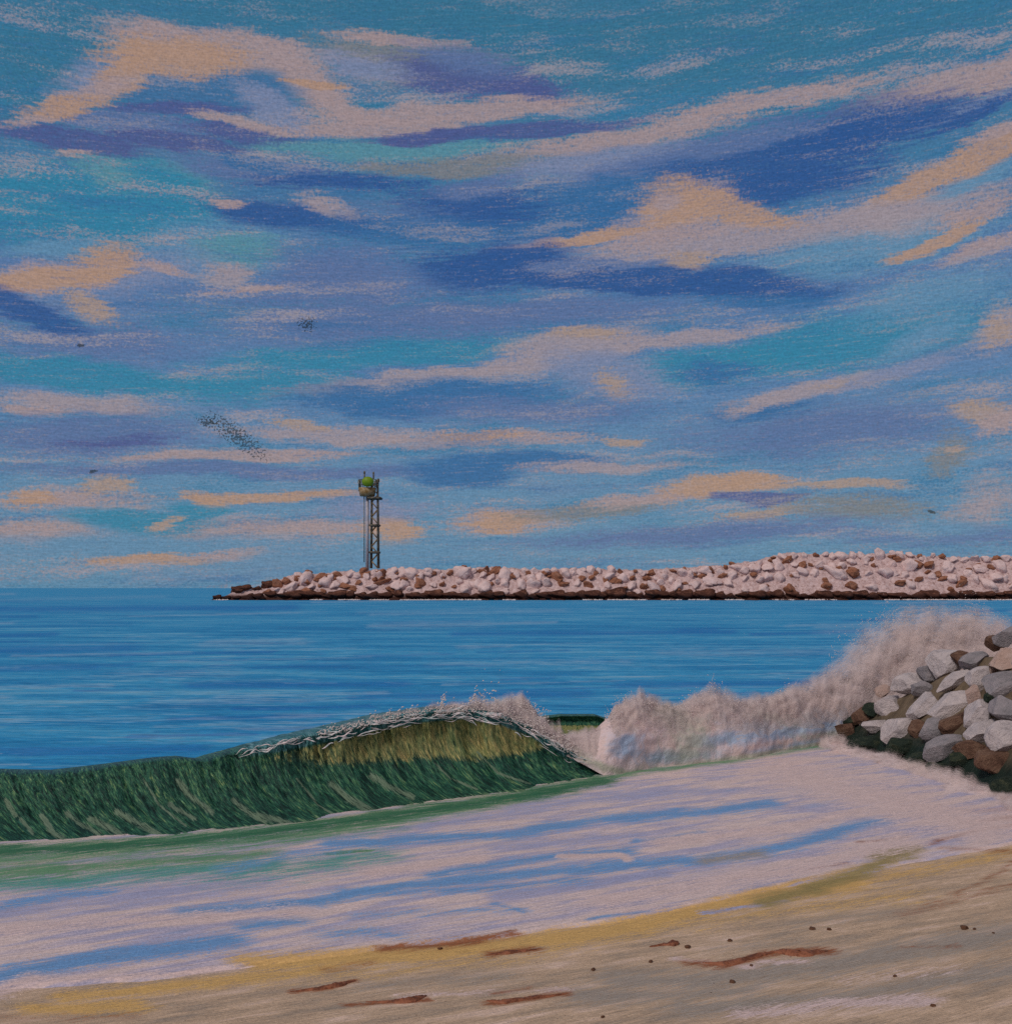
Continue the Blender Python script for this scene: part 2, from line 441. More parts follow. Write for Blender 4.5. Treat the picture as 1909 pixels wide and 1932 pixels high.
def painted(nt, base, chans, P, ph=1.0):
    """layers of foam, water and sand laid over each other with dry, streaky edges"""
    s1 = nt.noise(P, 1.0, 4, 0.65, stretch=(1.7 * ph, 15 * ph, 1), rotz=SHORE_ROT)
    s2 = nt.noise(P, 38.0 * ph, 4, 0.8)
    s3 = nt.noise(P, 1.0, 3, 0.6, stretch=(5 * ph, 48 * ph, 1), rotz=SHORE_ROT)
    n = nt.math('ADD', nt.math('MULTIPLY_ADD', s1, 1.3, -0.65), nt.math('MULTIPLY_ADD', s2, 1.3, -0.65))
    n = nt.math('ADD', n, nt.math('MULTIPLY_ADD', s3, 1.2, -0.6))
    col = base
    for ch in chans:
        a = nt.attr(ch)
        gate = nt.smooth(a, 0.0, 0.18)
        f = nt.math('MULTIPLY', nt.smooth(nt.math('ADD', a, nt.math('MULTIPLY', n, 1.15)), 0.12, 0.88), gate)
        f = nt.math('MULTIPLY', f, 0.97)
        col = nt.mix(f, col, A(CH[ch]))
    v = nt.math('ADD', nt.math('MULTIPLY_ADD', s2, 1.1, 0.45), nt.math('MULTIPLY_ADD', s3, 0.8, -0.4))
    col = nt.vmath('SCALE', col, scale=v)
    h = nt.math('ADD', s3, nt.math('MULTIPLY', s2, 0.8))
    return col, h, s1


# foam-covered surf sheet
m_surf, nt, b = material('surf_water')
tcx = nt.n('ShaderNodeTexCoord').outputs['Object']
fs = nt.noise(tcx, 1.0, 4, 0.6, stretch=(0.8, 5.5, 1), rotz=SHORE_ROT)
base = nt.mix(nt.smooth(fs, 0.40, 0.58), A((138, 135, 154)), A((168, 153, 151)))
base = nt.mix(nt.math('MULTIPLY', nt.smooth(fs, 0.36, 0.24), .6), base, A((96, 124, 160)))
colr, h, _ = painted(nt, base, ['lav', 'teal', 'green', 'deep', 'blue', 'yel', 'grey', 'olive', 'brown', 'pale'], tcx)
finish(nt, b, colr, 0.62, 0.2, h, 0.55, 0.03)

# sand
m_sand, nt, b = material('beach_sand')
tcx = nt.n('ShaderNodeTexCoord').outputs['Object']
ss = nt.noise(tcx, 1.0, 5, 0.7, stretch=(1.1, 5.5, 1), rotz=SHORE_ROT + 0.15)
base = nt.ramp(ss, [(0.32, A((122, 112, 102))), (0.46, A((144, 126, 108))), (0.54, A((156, 136, 116))), (0.66, A((170, 150, 136)))])
colr, h, s1 = painted(nt, base, ['grey', 'pale', 'yel', 'lav', 'olive', 'brown'], tcx, 1.3)
spk = nt.noise(tcx, 42.0, 1, 0.5)
colr = nt.mix(nt.smooth(spk, 0.76, 0.80), colr, A((60, 40, 30)))
finish(nt, b, colr, 0.9, 0.1, h, 0.7, 0.02)

# open sea
m_sea, nt, b = material('sea_water')
tcx = nt.n('ShaderNodeTexCoord').outputs['Object']
n1 = nt.noise(tcx, 1.0, 5, 0.65, stretch=(0.12, 0.5, 1))
n2 = nt.noise(tcx, 1.0, 4, 0.7, stretch=(0.9, 4.5, 1))
n3 = nt.noise(tcx, 1.0, 5, 0.7, stretch=(0.02, 0.08, 1), dist=.4)
nn = nt.math('ADD', nt.math('MULTIPLY', n1, 0.45), nt.math('ADD', nt.math('MULTIPLY', n2, 0.35), nt.math('MULTIPLY', n3, 0.2)))
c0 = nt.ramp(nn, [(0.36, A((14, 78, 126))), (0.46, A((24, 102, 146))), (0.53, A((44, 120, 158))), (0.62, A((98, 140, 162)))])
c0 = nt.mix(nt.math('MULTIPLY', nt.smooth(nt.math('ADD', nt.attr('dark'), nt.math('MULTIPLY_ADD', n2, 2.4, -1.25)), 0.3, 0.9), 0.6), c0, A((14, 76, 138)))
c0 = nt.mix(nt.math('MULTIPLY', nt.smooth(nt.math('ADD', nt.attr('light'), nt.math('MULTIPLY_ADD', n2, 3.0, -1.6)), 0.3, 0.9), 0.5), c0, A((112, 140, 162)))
gr = nt.noise(tcx, 1.0, 6, 0.85, stretch=(2, 6, 1))
c0 = nt.vmath('SCALE', c0, scale=nt.math('MULTIPLY_ADD', gr, 1.7, 0.15))
finish(nt, b, c0, 0.55, 0.12, nn, 0.4, 0.12)

# ------------------------------------------------------------------ terrain sheets
SHORE = [(-3000, 2080), (-1200, 1965), (-300, 1892), (0, 1865), (300, 1842), (520, 1815), (750, 1783), (950, 1770), (1200, 1733), (1450, 1678), (1700, 1632), (1909, 1592), (2200, 1545), (3000, 1420)]
shore_g = np.array([ground(x, y) for x, y in SHORE])


def shore_y(X):
    return np.interp(X, shore_g[:, 0], shore_g[:, 1])


def beach_z(X, Y):
    d = shore_y(X) - Y                       # metres landward of the water's edge
    z = np.where(d > 0, 0.035 * d + 0.006 * d * d, 0.09 * d)
    return np.clip(z, -3.0, 1.6) + 0.012 * (fbm(X * 1.4 + Y * .3, Y * 4.0, 3) - 0.5) * (d > -2)


def lattice(rows_d, ncol, xspan):
    """rows at distances rows_d; wider at the sides"""
    t = np.linspace(-1, 1, ncol)
    Yg = np.repeat(rows_d[:, None], ncol, 1)
    Xg = (t[None, :] * xspan) * Yg
    return Xg, Yg


STROKES = [
 # channel, points, half width, strength
 ('green', [(-200, 1645), (0, 1622), (200, 1606), (450, 1588), (600, 1570), (700, 1556)], 22, .85), ('green', [(640, 1566), (800, 1538), (950, 1512), (1060, 1490), (1130, 1472)], 13, 1.0), ('green', [(-200, 1630), (0, 1606), (200, 1594), (300, 1588), (500, 1570), (700, 1544), (900, 1513), (1050, 1490), (1130, 1472)], 13, 1.1),
 ('teal', [(-100, 1672), (150, 1662), (300, 1646), (520, 1630)], 20, .85), ('teal', [(400, 1650), (560, 1638), (700, 1616)], 26, .65), ('green', [(120, 1640), (500, 1612)], 16, .8),
 ('green', [(-50, 1650), (120, 1640)], 20, .9),
 ('green', [(1135, 1472), (1200, 1458), (1280, 1448), (1400, 1434), (1570, 1404)], 6, .9), ('green', [(620, 1612), (690, 1606)], 4, 1),
 ('lav', [(0, 1720), (200, 1690), (500, 1660)], 26, .7), ('lav', [(800, 1560), (1100, 1510), (1320, 1492)], 12, .7), ('lav', [(943, 1600), (1200, 1578)], 10, .7), ('lav', [(943, 1690), (1100, 1668), (1250, 1650)], 12, .9),
 ('blue', [(628, 1594), (800, 1583), (966, 1574), (1135, 1547), (1300, 1536), (1450, 1518)], 11, 1.0), ('blue', [(430, 1640), (560, 1612), (640, 1600)], 12, .6),
 ('blue', [(-60, 1722), (40, 1704), (116, 1688), (200, 1684)], 10, .8), ('blue', [(354, 1722), (597, 1702), (658, 1688), (800, 1668), (966, 1651), (1095, 1642), (1196, 1630), (1328, 1626), (1449, 1606), (1560, 1578), (1656, 1548)], 12, 1.05),
 ('blue', [(820, 1650), (966, 1628), (1100, 1612), (1180, 1606)], 9, .95), ('blue', [(700, 1690), (966, 1672), (1100, 1662)], 10, .7),
 ('blue', [(465, 1747), (557, 1737)], 13, .8), ('blue', [(-20, 1850), (40, 1834), (202, 1806), (330, 1790), (430, 1776)], 18, 1.1), ('lav', [(200, 1818), (400, 1790)], 14, .7),
 ('blue', [(668, 1729), (820, 1722), (966, 1718)], 9, .55), ('blue', [(607, 1765), (680, 1758), (749, 1770)], 14, .55), ('blue', [(930, 1708), (990, 1722)], 6, .8), ('blue', [(1105, 1737), (1226, 1720)], 3, .8),
 ('blue', [(1196, 1590), (1322, 1571)], 4, .8), ('blue', [(1500, 1490), (1620, 1478)], 10, .5), ('blue', [(1530, 1520), (1660, 1500)], 8, .45), ('lav', [(1280, 1660), (1500, 1610)], 14, .5),
 ('pale', [(1060, 1618), (1170, 1613), (1180, 1622)], 5, 1.3), ('pale', [(0, 1755), (300, 1735), (560, 1720)], 14, .8), ('pale', [(700, 1648), (900, 1622)], 10, .9), ('pale', [(1250, 1590), (1500, 1560), (1620, 1530)], 12, 1), ('pale', [(1150, 1700), (1500, 1640), (1700, 1590)], 20, 1.0), ('pale', [(1500, 1460), (1700, 1520), (1850, 1560)], 40, 1.0), ('pale', [(0, 1872), (60, 1850)], 16, 1),
 ('grey', [(1330, 1626), (1430, 1612)], 9, .8), ('olive', [(1449, 1700), (1530, 1678), (1620, 1648), (1700, 1612)], 13, 1.1), ('olive', [(1660, 1614), (1716, 1603)], 11, 1.5), ('deep', [(-200, 1632), (0, 1608), (300, 1592), (500, 1573), (700, 1547), (900, 1516), (1050, 1492), (1135, 1474)], 12, .85), ('lav', [(380, 1600), (640, 1580), (760, 1562)], 8, .8), ('lav', [(100, 1632), (420, 1612)], 7, .7),
 ('brown', [(1388, 1659), (1470, 1645), (1560, 1634), (1600, 1630)], 4, .85), ('brown', [(1621, 1591), (1712, 1583)], 3, .85), ('brown', [(1752, 1592), (1830, 1572), (1920, 1556)], 5, .8), ('brown', [(1813, 1552), (1920, 1543)], 9, .75), ('brown', [(1680, 1512), (1780, 1530), (1909, 1528)], 10, .5), ('brown', [(1790, 1600), (1909, 1610)], 8, .45),
 ('yel', [(480, 1818), (720, 1806), (943, 1786), (1196, 1750), (1330, 1716), (1449, 1692), (1600, 1668)], 19, 1.15), ('yel', [(1560, 1674), (1651, 1660), (1800, 1632), (1930, 1606), (2100, 1580)], 15, .6), ('yel', [(1280, 1716), (1450, 1680), (1560, 1650), (1680, 1625)], 7, .9),
 ('yel', [(60, 1905), (253, 1900)], 14, 1.0), ('yel', [(126, 1884), (304, 1866), (506, 1841), (632, 1823)], 14, .9), ('yel', [(500, 1850), (700, 1835), (900, 1812)], 16, .5), ('yel', [(943, 1810), (1300, 1740), (1700, 1690)], 22, .5),
 ('lav', [(1330, 1722), (1480, 1700)], 5, .8), ('pale', [(1180, 1722), (1320, 1700)], 5, .8),
 # marks in the sand
 ('brown', [(1300, 1817), (1370, 1820), (1440, 1802), (1480, 1797), (1560, 1796)], 8, .9), ('brown', [(730, 1792), (800, 1788), (870, 1780), (960, 1765)], 9, .85), ('brown', [(925, 1801), (1010, 1793)], 7, .9), ('brown', [(620, 1830), (700, 1818)], 7, .5),
 ('brown', [(550, 1873), (610, 1866), (668, 1852)], 5, .95), ('brown', [(650, 1898), (720, 1892), (800, 1888)], 5, .95), ('brown', [(920, 1893), (985, 1886), (1065, 1876)], 6, .95), ('brown', [(930, 1875), (1000, 1866)], 5, .7),
 ('brown', [(1700, 1725), (1800, 1700), (1909, 1672)], 8, .45), ('brown', [(1800, 1690), (1880, 1650), (1909, 1630)], 7, .5), ('brown', [(1700, 1790), (1800, 1786)], 5, .5), ('brown', [(0, 1925), (250, 1918)], 10, .35),
 ('grey', [(1180, 1850), (1350, 1850), (1600, 1815), (1800, 1780), (1940, 1755)], 26, .9), ('grey', [(1300, 1905), (1600, 1880), (1909, 1830)], 22, .85), ('grey', [(1500, 1740), (1700, 1720)], 16, .5), ('grey', [(1100, 1880), (1400, 1870)], 22, .8), ('grey', [(700, 1860), (950, 1840)], 20, .5), ('grey', [(1350, 1790), (1500, 1775)], 14, .4),
 ('grey', [(0, 1890), (100, 1900)], 8, .4), ('pale', [(1280, 1810), (1420, 1825)], 6, .8), ('pale', [(1430, 1815), (1520, 1818)], 6, .9), ('pale', [(1400, 1915), (1560, 1895), (1750, 1890)], 12, .9), ('pale', [(750, 1880), (1060, 1868)], 6, .6), ('pale', [(100, 1850), (300, 1840), (450, 1830)], 10, .8), ('pale', [(1600, 1850), (1800, 1830)], 10, .4),
]


def masks(Xg, Yg, Zg, only=None):
    px, py = survey(Xg, Yg, Zg)
    # wobble so that no stroke has a clean outline
    px = px + 26 * (fbm(px / 55, py / 9, 5) - .5)
    py = py + 9 * (fbm(px / 80, py / 14, 9) - .5)
    out = {c: np.zeros(px.shape) for c in CH}
    for c, pts, hw, s in STROKES:
        x0 = min(p[0] for p in pts) - hw * 6; x1 = max(p[0] for p in pts) + hw * 6
        y0 = min(p[1] for p in pts) - hw * 2; y1 = max(p[1] for p in pts) + hw * 2
        m = (px > x0) & (px < x1) & (py > y0) & (py < y1)
        if m.any():
            out[c][m] = np.maximum(out[c][m], stroke(px[m], py[m], pts, hw, s))
    return out


def rows(y0, y1, n):
    yy = np.linspace(y0, y1, n)
    return FPX * CAM_H / (yy * K - HOR)


# beach: one sheet reaching far inland and under the water
rd = np.concatenate([[-4000, -800, -200, -60, -20, -6, -2, 0.5, 2, 3.2], rows(2300, 1935, 60), rows(1934, 1560, 420), rows(1555, 1380, 30), [30, 60, 200]])
t = np.linspace(-1, 1, 900)
xs = np.sign(t) * np.abs(t) ** 1.0
Xg = xs[None, :] * np.maximum(9.5, np.abs(rd)[:, None] * 0.75)
Xg[:10] *= 1.0
far = np.abs(np.concatenate([[-4000, -800, -200, -60, -20], np.zeros(len(rd) - 5)]))
Xg = xs[None, :] * np.maximum(np.clip(np.abs(rd) * 0.62, 7.5, None), far)[:, None]
# side aprons
Xg = np.concatenate([np.full((len(rd), 1), -3000.), np.full((len(rd), 1), -60.), Xg, np.full((len(rd), 1), 60.), np.full((len(rd), 1), 3000.)], 1)
Xg[:, 1] = np.minimum(Xg[:, 1], Xg[:, 2] - 5); Xg[:, -2] = np.maximum(Xg[:, -2], Xg[:, -3] + 5)
Xg[:, 0] = np.minimum(Xg[:, 0], Xg[:, 1] - 50); Xg[:, -1] = np.maximum(Xg[:, -1], Xg[:, -2] + 50)
Yg = np.repeat(rd[:, None], Xg.shape[1], 1)
Zg = beach_z(Xg, Yg)
mk = masks(Xg, Yg, np.minimum(Zg, 0.3))
for k_ in mk: mk[k_][:10] = 0
beach = mesh_obj('beach', np.stack([Xg, Yg, Zg], -1).reshape(-1, 3), grid_faces(*Xg.shape), m_sand, attrs={k_: mk[k_] for k_ in ('grey', 'pale', 'yel', 'lav', 'olive', 'brown')})
tag(beach, kind='structure')

# surf: foam-covered shallow water from the breaking wave to the water's edge
tx = np.linspace(-0.62, 0.62, 1300)
sx_ = (CX + FPX * tx) / K
back = np.interp(sx_, [-1500, -900, -400, 0, 200, 300, 500, 700, 900, 1050, 1142, 1280, 1400, 1570, 1700, 2600], [1675, 1650, 1628, 1606, 1596, 1590, 1572, 1546, 1515, 1490, 1470, 1447, 1434, 1404, 1396, 1385])
dback = FPX * CAM_H / (back * K - HOR) + .45
ymax = (HOR + FPX * CAM_H / dback) / K
q_ = np.linspace(0, 1, 620)
ysv = 1905 + (ymax[None] - 1905) * q_[:, None]
Yg = FPX * CAM_H / (ysv * K - HOR)
Xg = tx[None] * Yg
rip = 0.03 * (fbm(Xg * .7 + Yg * .4, Yg * 2.2 - Xg * 1.2, 21) - .5) + 0.012 * (fbm(Xg * 4, Yg * 7 - Xg * 4, 22) - .5)
edge = sst(Yg - shore_y(Xg), -0.02, 1.2)
Zg = 0.022 + rip * edge
# a lobed, ragged front where the swash runs out
front = shore_y(Xg) + 0.16 * (fbm(Xg * 1.3, Yg * 0 + 2, 31) - .5) - Yg
Zg = Zg - np.clip(front, 0, None) * 0.35
mk = masks(Xg, Yg, Zg)
surf = mesh_obj('water', np.stack([Xg, Yg, Zg], -1).reshape(-1, 3), grid_faces(*Xg.shape), m_surf, attrs=mk)
tag(surf, kind='structure')

# sea: to the horizon
rd = np.concatenate([rows(1600, 1150, 330), rows(1148, 1114, 40), [1500, 3000, 6000, 12000, 25000]])
rd = np.sort(rd)
Xg, Yg = lattice(rd, 900, 0.75)
px, py = survey(Xg, Yg, 0 * Xg)
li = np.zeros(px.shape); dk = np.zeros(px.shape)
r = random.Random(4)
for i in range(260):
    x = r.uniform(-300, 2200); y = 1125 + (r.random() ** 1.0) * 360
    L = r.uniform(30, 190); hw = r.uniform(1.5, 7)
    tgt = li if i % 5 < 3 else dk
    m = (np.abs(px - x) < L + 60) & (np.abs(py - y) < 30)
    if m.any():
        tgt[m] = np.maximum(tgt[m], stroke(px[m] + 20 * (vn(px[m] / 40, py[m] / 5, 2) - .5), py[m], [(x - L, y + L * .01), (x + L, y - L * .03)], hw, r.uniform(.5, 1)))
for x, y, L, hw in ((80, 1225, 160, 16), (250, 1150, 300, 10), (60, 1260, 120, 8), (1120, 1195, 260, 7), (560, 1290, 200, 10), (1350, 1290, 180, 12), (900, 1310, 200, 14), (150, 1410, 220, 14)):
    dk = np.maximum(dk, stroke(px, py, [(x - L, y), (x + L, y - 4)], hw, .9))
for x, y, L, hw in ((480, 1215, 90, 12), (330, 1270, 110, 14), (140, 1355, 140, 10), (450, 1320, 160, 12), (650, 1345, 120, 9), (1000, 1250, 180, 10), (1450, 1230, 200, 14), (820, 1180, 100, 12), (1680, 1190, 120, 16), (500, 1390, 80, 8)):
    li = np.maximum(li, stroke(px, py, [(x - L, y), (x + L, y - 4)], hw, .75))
fade = sst(Yg, 9, 16)
sw = 0.05 * (fbm(Xg * .22, Yg * .75, 41) - .5) * np.clip(1 - Yg / 400, 0, 1)
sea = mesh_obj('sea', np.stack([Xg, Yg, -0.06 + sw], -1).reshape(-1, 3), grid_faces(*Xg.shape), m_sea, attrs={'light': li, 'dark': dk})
tag(sea, kind='structure')

# ------------------------------------------------------------------ foam materials
def foam_mat(name, c1, c2, c3, c4, bd=0.05):
    m, nt, b = material(name)
    P = nt.n('ShaderNodeTexCoord').outputs['Object']
    a = nt.noise(P, 2.1, 4, 0.6)
    g = nt.noise(P, 30, 3, 0.75)
    q = nt.noise(P, 5.5, 4, 0.65, dist=0.6)
    col = nt.mix(nt.smooth(nt.math('MULTIPLY_ADD', g, .4, a), 0.60, 0.80), A(c1), A(c2))
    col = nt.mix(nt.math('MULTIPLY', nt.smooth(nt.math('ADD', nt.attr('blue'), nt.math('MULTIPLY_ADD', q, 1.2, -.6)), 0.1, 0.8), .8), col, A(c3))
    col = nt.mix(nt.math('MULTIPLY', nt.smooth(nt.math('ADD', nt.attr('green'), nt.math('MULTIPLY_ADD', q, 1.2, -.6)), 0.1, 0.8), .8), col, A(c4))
    col = nt.vmath('SCALE', col, scale=nt.math('MULTIPLY_ADD', g, 0.3, 0.86))
    finish(nt, b, col, 0.9, 0.05, nt.math('ADD', q, nt.math('MULTIPLY', g, 1.2)), 0.4, bd)
    f1 = nt.noise(P, 40, 2, .6)
    f2 = nt.noise(P, 3.4, 5, .68)
    lv = nt.math('ADD', nt.math('MULTIPLY', f1, .32), nt.math('MULTIPLY', f2, .68))
    sh = nt.attr('shell')
    solid = nt.math('LESS_THAN', sh, .01)
    op = nt.math('MULTIPLY', nt.smooth(nt.math('SUBTRACT', lv, nt.math('MULTIPLY_ADD', sh, .10, .41)), -.10, .16), nt.math('MULTIPLY_ADD', sh, -.70, .84))
    al_ = nt.math('MAXIMUM', solid, op)
    lc = nt.mix(nt.math('SUBTRACT', 1.0, solid), col, (240, 228, 226))
    lc = nt.mix(nt.math('MULTIPLY', nt.math('SUBTRACT', 1.0, solid), .55), col, (250, 238, 235))
    nt.L.new(lc, b.inputs['Base Color'])
    tr = nt.n('ShaderNodeBsdfTranslucent'); nt.L.new(lc, tr.inputs[0])
    ms = nt.n('ShaderNodeMixShader'); nt.put(ms.inputs[0], nt.math('MULTIPLY', nt.math('SUBTRACT', 1.0, solid), .12))
    nt.L.new(b.outputs[0], ms.inputs[1]); nt.L.new(tr.outputs[0], ms.inputs[2])
    tp_ = nt.n('ShaderNodeBsdfTransparent')
    m2 = nt.n('ShaderNodeMixShader'); nt.put(m2.inputs[0], al_)
    nt.L.new(tp_.outputs[0], m2.inputs[1]); nt.L.new(ms.outputs[0], m2.inputs[2])
    out_ = [n_ for n_ in nt.t.nodes if n_.type == 'OUTPUT_MATERIAL'][0]
    nt.L.new(m2.outputs[0], out_.inputs[0])
    return m


m_foam = foam_mat('foam', (166, 149, 147), (162, 150, 153), (112, 138, 164), (136, 138, 126))
m_spray = bpy.data.materials.new('spray'); m_spray.use_nodes = True
nt = NT(m_spray.node_tree); nt.t.nodes.clear()
out = nt.n('ShaderNodeOutputMaterial'); d1 = nt.n('ShaderNodeBsdfDiffuse'); d2 = nt.n('ShaderNodeBsdfTranslucent'); mx = nt.n('ShaderNodeMixShader')
d1.inputs[0].default_value = (.97, .87, .85, 1); d2.inputs[0].default_value = (.99, .92, .90, 1)
mx.inputs[0].default_value = .2
nt.L.new(d1.outputs[0], mx.inputs[1]); nt.L.new(d2.outputs[0], mx.inputs[2]); nt.L.new(mx.outputs[0], out.inputs[0])


def droplets(name, P, S, parent=None, mat=None, elong=None):
    n = len(P)
    T = np.array([(1, 1, 1), (1, -1, -1), (-1, 1, -1), (-1, -1, 1)], float) * 0.75
    a = RNG.random((n, 3)) * 6.283
    ca, sa = np.cos(a), np.sin(a)
    R = np.zeros((n, 3, 3))
    R[:, 0, 0] = ca[:, 0] * ca[:, 1]; R[:, 0, 1] = ca[:, 0] * sa[:, 1] * sa[:, 2] - sa[:, 0] * ca[:, 2]; R[:, 0, 2] = ca[:, 0] * sa[:, 1] * ca[:, 2] + sa[:, 0] * sa[:, 2]
    R[:, 1, 0] = sa[:, 0] * ca[:, 1]; R[:, 1, 1] = sa[:, 0] * sa[:, 1] * sa[:, 2] + ca[:, 0] * ca[:, 2]; R[:, 1, 2] = sa[:, 0] * sa[:, 1] * ca[:, 2] - ca[:, 0] * sa[:, 2]
    R[:, 2, 0] = -sa[:, 1]; R[:, 2, 1] = ca[:, 1] * sa[:, 2]; R[:, 2, 2] = ca[:, 1] * ca[:, 2]
    V = np.einsum('nij,kj->nki', R, T) * S[:, None, None]
    if elong is not None:                       # stretch the flake along a direction
        V = V + (V @ elong)[:, :, None] * elong[None, None, :] * 1.2
    V = V + P[:, None, :]
    F = np.array([(0, 1, 2), (0, 3, 1), (0, 2, 3), (1, 3, 2)])
    F = (np.arange(n)[:, None, None] * 4 + F[None]).reshape(-1, 3)
    return mesh_obj(name, V.reshape(-1, 3), F, mat or m_spray, parent, smooth=True)


# ------------------------------------------------------------------ the breaking wave
BASE = np.array([(-1500, 1675), (-900, 1650), (-400, 1628), (0, 1606), (200, 1596), (300, 1590), (500, 1572), (700, 1546), (900, 1515), (1050, 1490), (1120, 1477), (1142, 1470)], float)
CREST = np.array([(-1500, 1470), (-900, 1466), (-400, 1464), (0, 1461), (100, 1463), (200, 1451), (300, 1437), (345, 1434), (385, 1440), (450, 1421), (540, 1400), (640, 1380), (720, 1360), (800, 1347), (870, 1341), (940, 1350), (1000, 1374), (1050, 1406), (1100, 1430), (1130, 1446), (1142, 1462)], float)


def wave_sections(n=1500):
    xb = np.concatenate([np.linspace(-1450, -160, 150, endpoint=False), np.linspace(-160, 1142, n - 150)])
    yb = np.interp(xb, BASE[:, 0], BASE[:, 1]) + 9 * (fbm(xb / 34, xb * 0, 57, 4) - .5) * (1 - sst(xb, 1040, 1130))
    off = np.interp(xb, [-1500, 0, 800, 1000, 1142], [80, 75, 70, 55, 0])
    xc = xb - off
    yc = np.interp(xc, CREST[:, 0], CREST[:, 1])
    yc = yc + 5 * (fbm(xc / 30, xc * 0, 51) - .5) * sst(xc, 330, 420)
    return xb, yb, xc, yc


xb, yb, xc, yc = wave_sections()
db = FPX * CAM_H / (yb * K - HOR)
thick = np.interp(xb, [-1500, 900, 1142], [1.15, 1.0, 0.35])
dc = db + thick
Bp = np.stack([(xb * K - CX) / FPX * db, db, 0 * db], 1)
Cp = np.stack([(xc * K - CX) / FPX * dc, dc, CAM_H - (yc * K - HOR) / FPX * dc], 1)
curl = sst(xb, 380, 800)


def bez(p, t):
    return ((1 - t) ** 3)[..., None] * p[0] + (3 * t * (1 - t) ** 2)[..., None] * p[1] + (3 * t * t * (1 - t))[..., None] * p[2] + (t ** 3)[..., None] * p[3]


q = np.linspace(0, 1, 110)
flat = bez([np.array(p) for p in ((0, 0), (.75, .02), (.85, .8), (1.0, 1.0))], q)
curlp = bez([np.array(p) for p in ((0, 0), (1.05, .0), (1.25, .80), (1.0, 1.0))], q)
topf = np.array([(1.08, 1.012), (1.25, 1.0), (1.6, .93), (2.2, .7), (3.2, .3), (4.6, -.08)])
topc = np.array([(1.04, 1.03), (1.3, 1.03), (1.75, .98), (2.4, .75), (3.4, .3), (4.6, -.08)])
skirt = np.array([(-.9, -.06), (-.5, .0), (-.2, .02)])
pf = np.concatenate([skirt, flat, topf]); pc = np.concatenate([skirt, curlp, topc])
nq = len(pf)
prof = pf[None] * (1 - curl[:, None, None]) + pc[None] * curl[:, None, None]
hv = Cp - Bp; hz = hv[:, 2].copy(); hv[:, 2] = 0
nrm = np.array([-.42, .91, 0.])
leg = np.linalg.norm(hv, axis=1)
V = Bp[:, None, :] + hv[:, None, :] * np.clip(prof[..., 0:1], 0, 1) + nrm[None, None] * (prof[..., 0:1] - np.clip(prof[..., 0:1], 0, 1)) * np.minimum(leg, 1.0)[:, None, None]
V[..., 2] = hz[:, None] * prof[..., 1]
# streaky relief on the face
vv = np.concatenate([np.linspace(-.15, -.02, 3), q, np.linspace(1.02, 1.4, len(topf))])
uu = (xb / 100.0)[:, None] + 0 * vv[None]
us = uu - 0.55 * (1 - np.clip(vv, 0, 1))[None] ** 1.6
ridge = fbm(us * 7.0, vv[None] * 2.2 + 0 * us, 61, 3) - .5
ridge2 = fbm(us * 22.0, vv[None] * 4 + 0 * us, 62, 3) - .5
facem = (sst(vv, 0.02, .2) * (1 - sst(vv, 1.0, 1.05)))[None]
V[..., 1] += (ridge * .16 + ridge2 * .06) * facem
V[..., 2] += (ridge2 * .02) * facem
px, py = survey(V[..., 0], V[..., 1], V[..., 2])
cy_at = np.interp(px, CREST[:, 0], CREST[:, 1])
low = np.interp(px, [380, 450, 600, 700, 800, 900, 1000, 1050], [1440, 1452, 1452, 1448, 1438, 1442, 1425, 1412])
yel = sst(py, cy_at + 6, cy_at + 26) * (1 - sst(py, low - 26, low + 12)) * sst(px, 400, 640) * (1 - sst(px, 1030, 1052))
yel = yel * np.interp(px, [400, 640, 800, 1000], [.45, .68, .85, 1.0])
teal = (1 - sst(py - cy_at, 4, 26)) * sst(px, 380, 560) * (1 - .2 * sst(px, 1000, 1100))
gst = np.zeros(px.shape)
for pts, hw in (([(80, 1540), (100, 1572), (128, 1592)], 8), ([(38, 1546), (62, 1574)], 5), ([(127, 1536), (150, 1556), (186, 1574)], 7), ([(221, 1533), (255, 1552), (300, 1576)], 9), ([(170, 1545), (235, 1580), (270, 1590)], 9),
                ([(335, 1474), (355, 1500), (400, 1535)], 8), ([(320, 1520), (368, 1546)], 6), ([(440, 1510), (470, 1535), (500, 1552)], 7), ([(487, 1538), (561, 1560)], 9), ([(625, 1480), (655, 1508), (705, 1533)], 9), ([(700, 1464), (735, 1485), (778, 1506)], 8),
                ([(380, 1568), (450, 1572)], 7), ([(10, 1510), (30, 1540)], 5), ([(820, 1440), (850, 1470), (900, 1490)], 3), ([(560, 1470), (600, 1520), (640, 1545)], 3), ([(900, 1420), (940, 1460), (1000, 1480)], 3), ([(270, 1470), (300, 1520), (350, 1560)], 3)):
    m = (px > pts[0][0] - 60) & (px < pts[-1][0] + 60)
    gst[m] = np.maximum(gst[m], np.where(py[m] < 1e6, np.clip(1.15 - np.min([np.hypot(px[m] - x0 - np.clip(((px[m] - x0) * (x1 - x0) + (py[m] - y0) * (y1 - y0)) / ((x1 - x0) ** 2 + (y1 - y0) ** 2), 0, 1) * (x1 - x0), py[m] - y0 - np.clip(((px[m] - x0) * (x1 - x0) + (py[m] - y0) * (y1 - y0)) / ((x1 - x0) ** 2 + (y1 - y0) ** 2), 0, 1) * (y1 - y0)) for (x0, y0), (x1, y1) in zip(pts[:-1], pts[1:])], axis=0) / (hw * 1.3), 0, 1), 0))
foot = (1 - sst(vv, .02, .20))[None] * (.75 + .7 * (fbm(us * 4, vv[None] * 3 + 0 * us, 71) - .5)) * (1 - sst(px, 980, 1100))
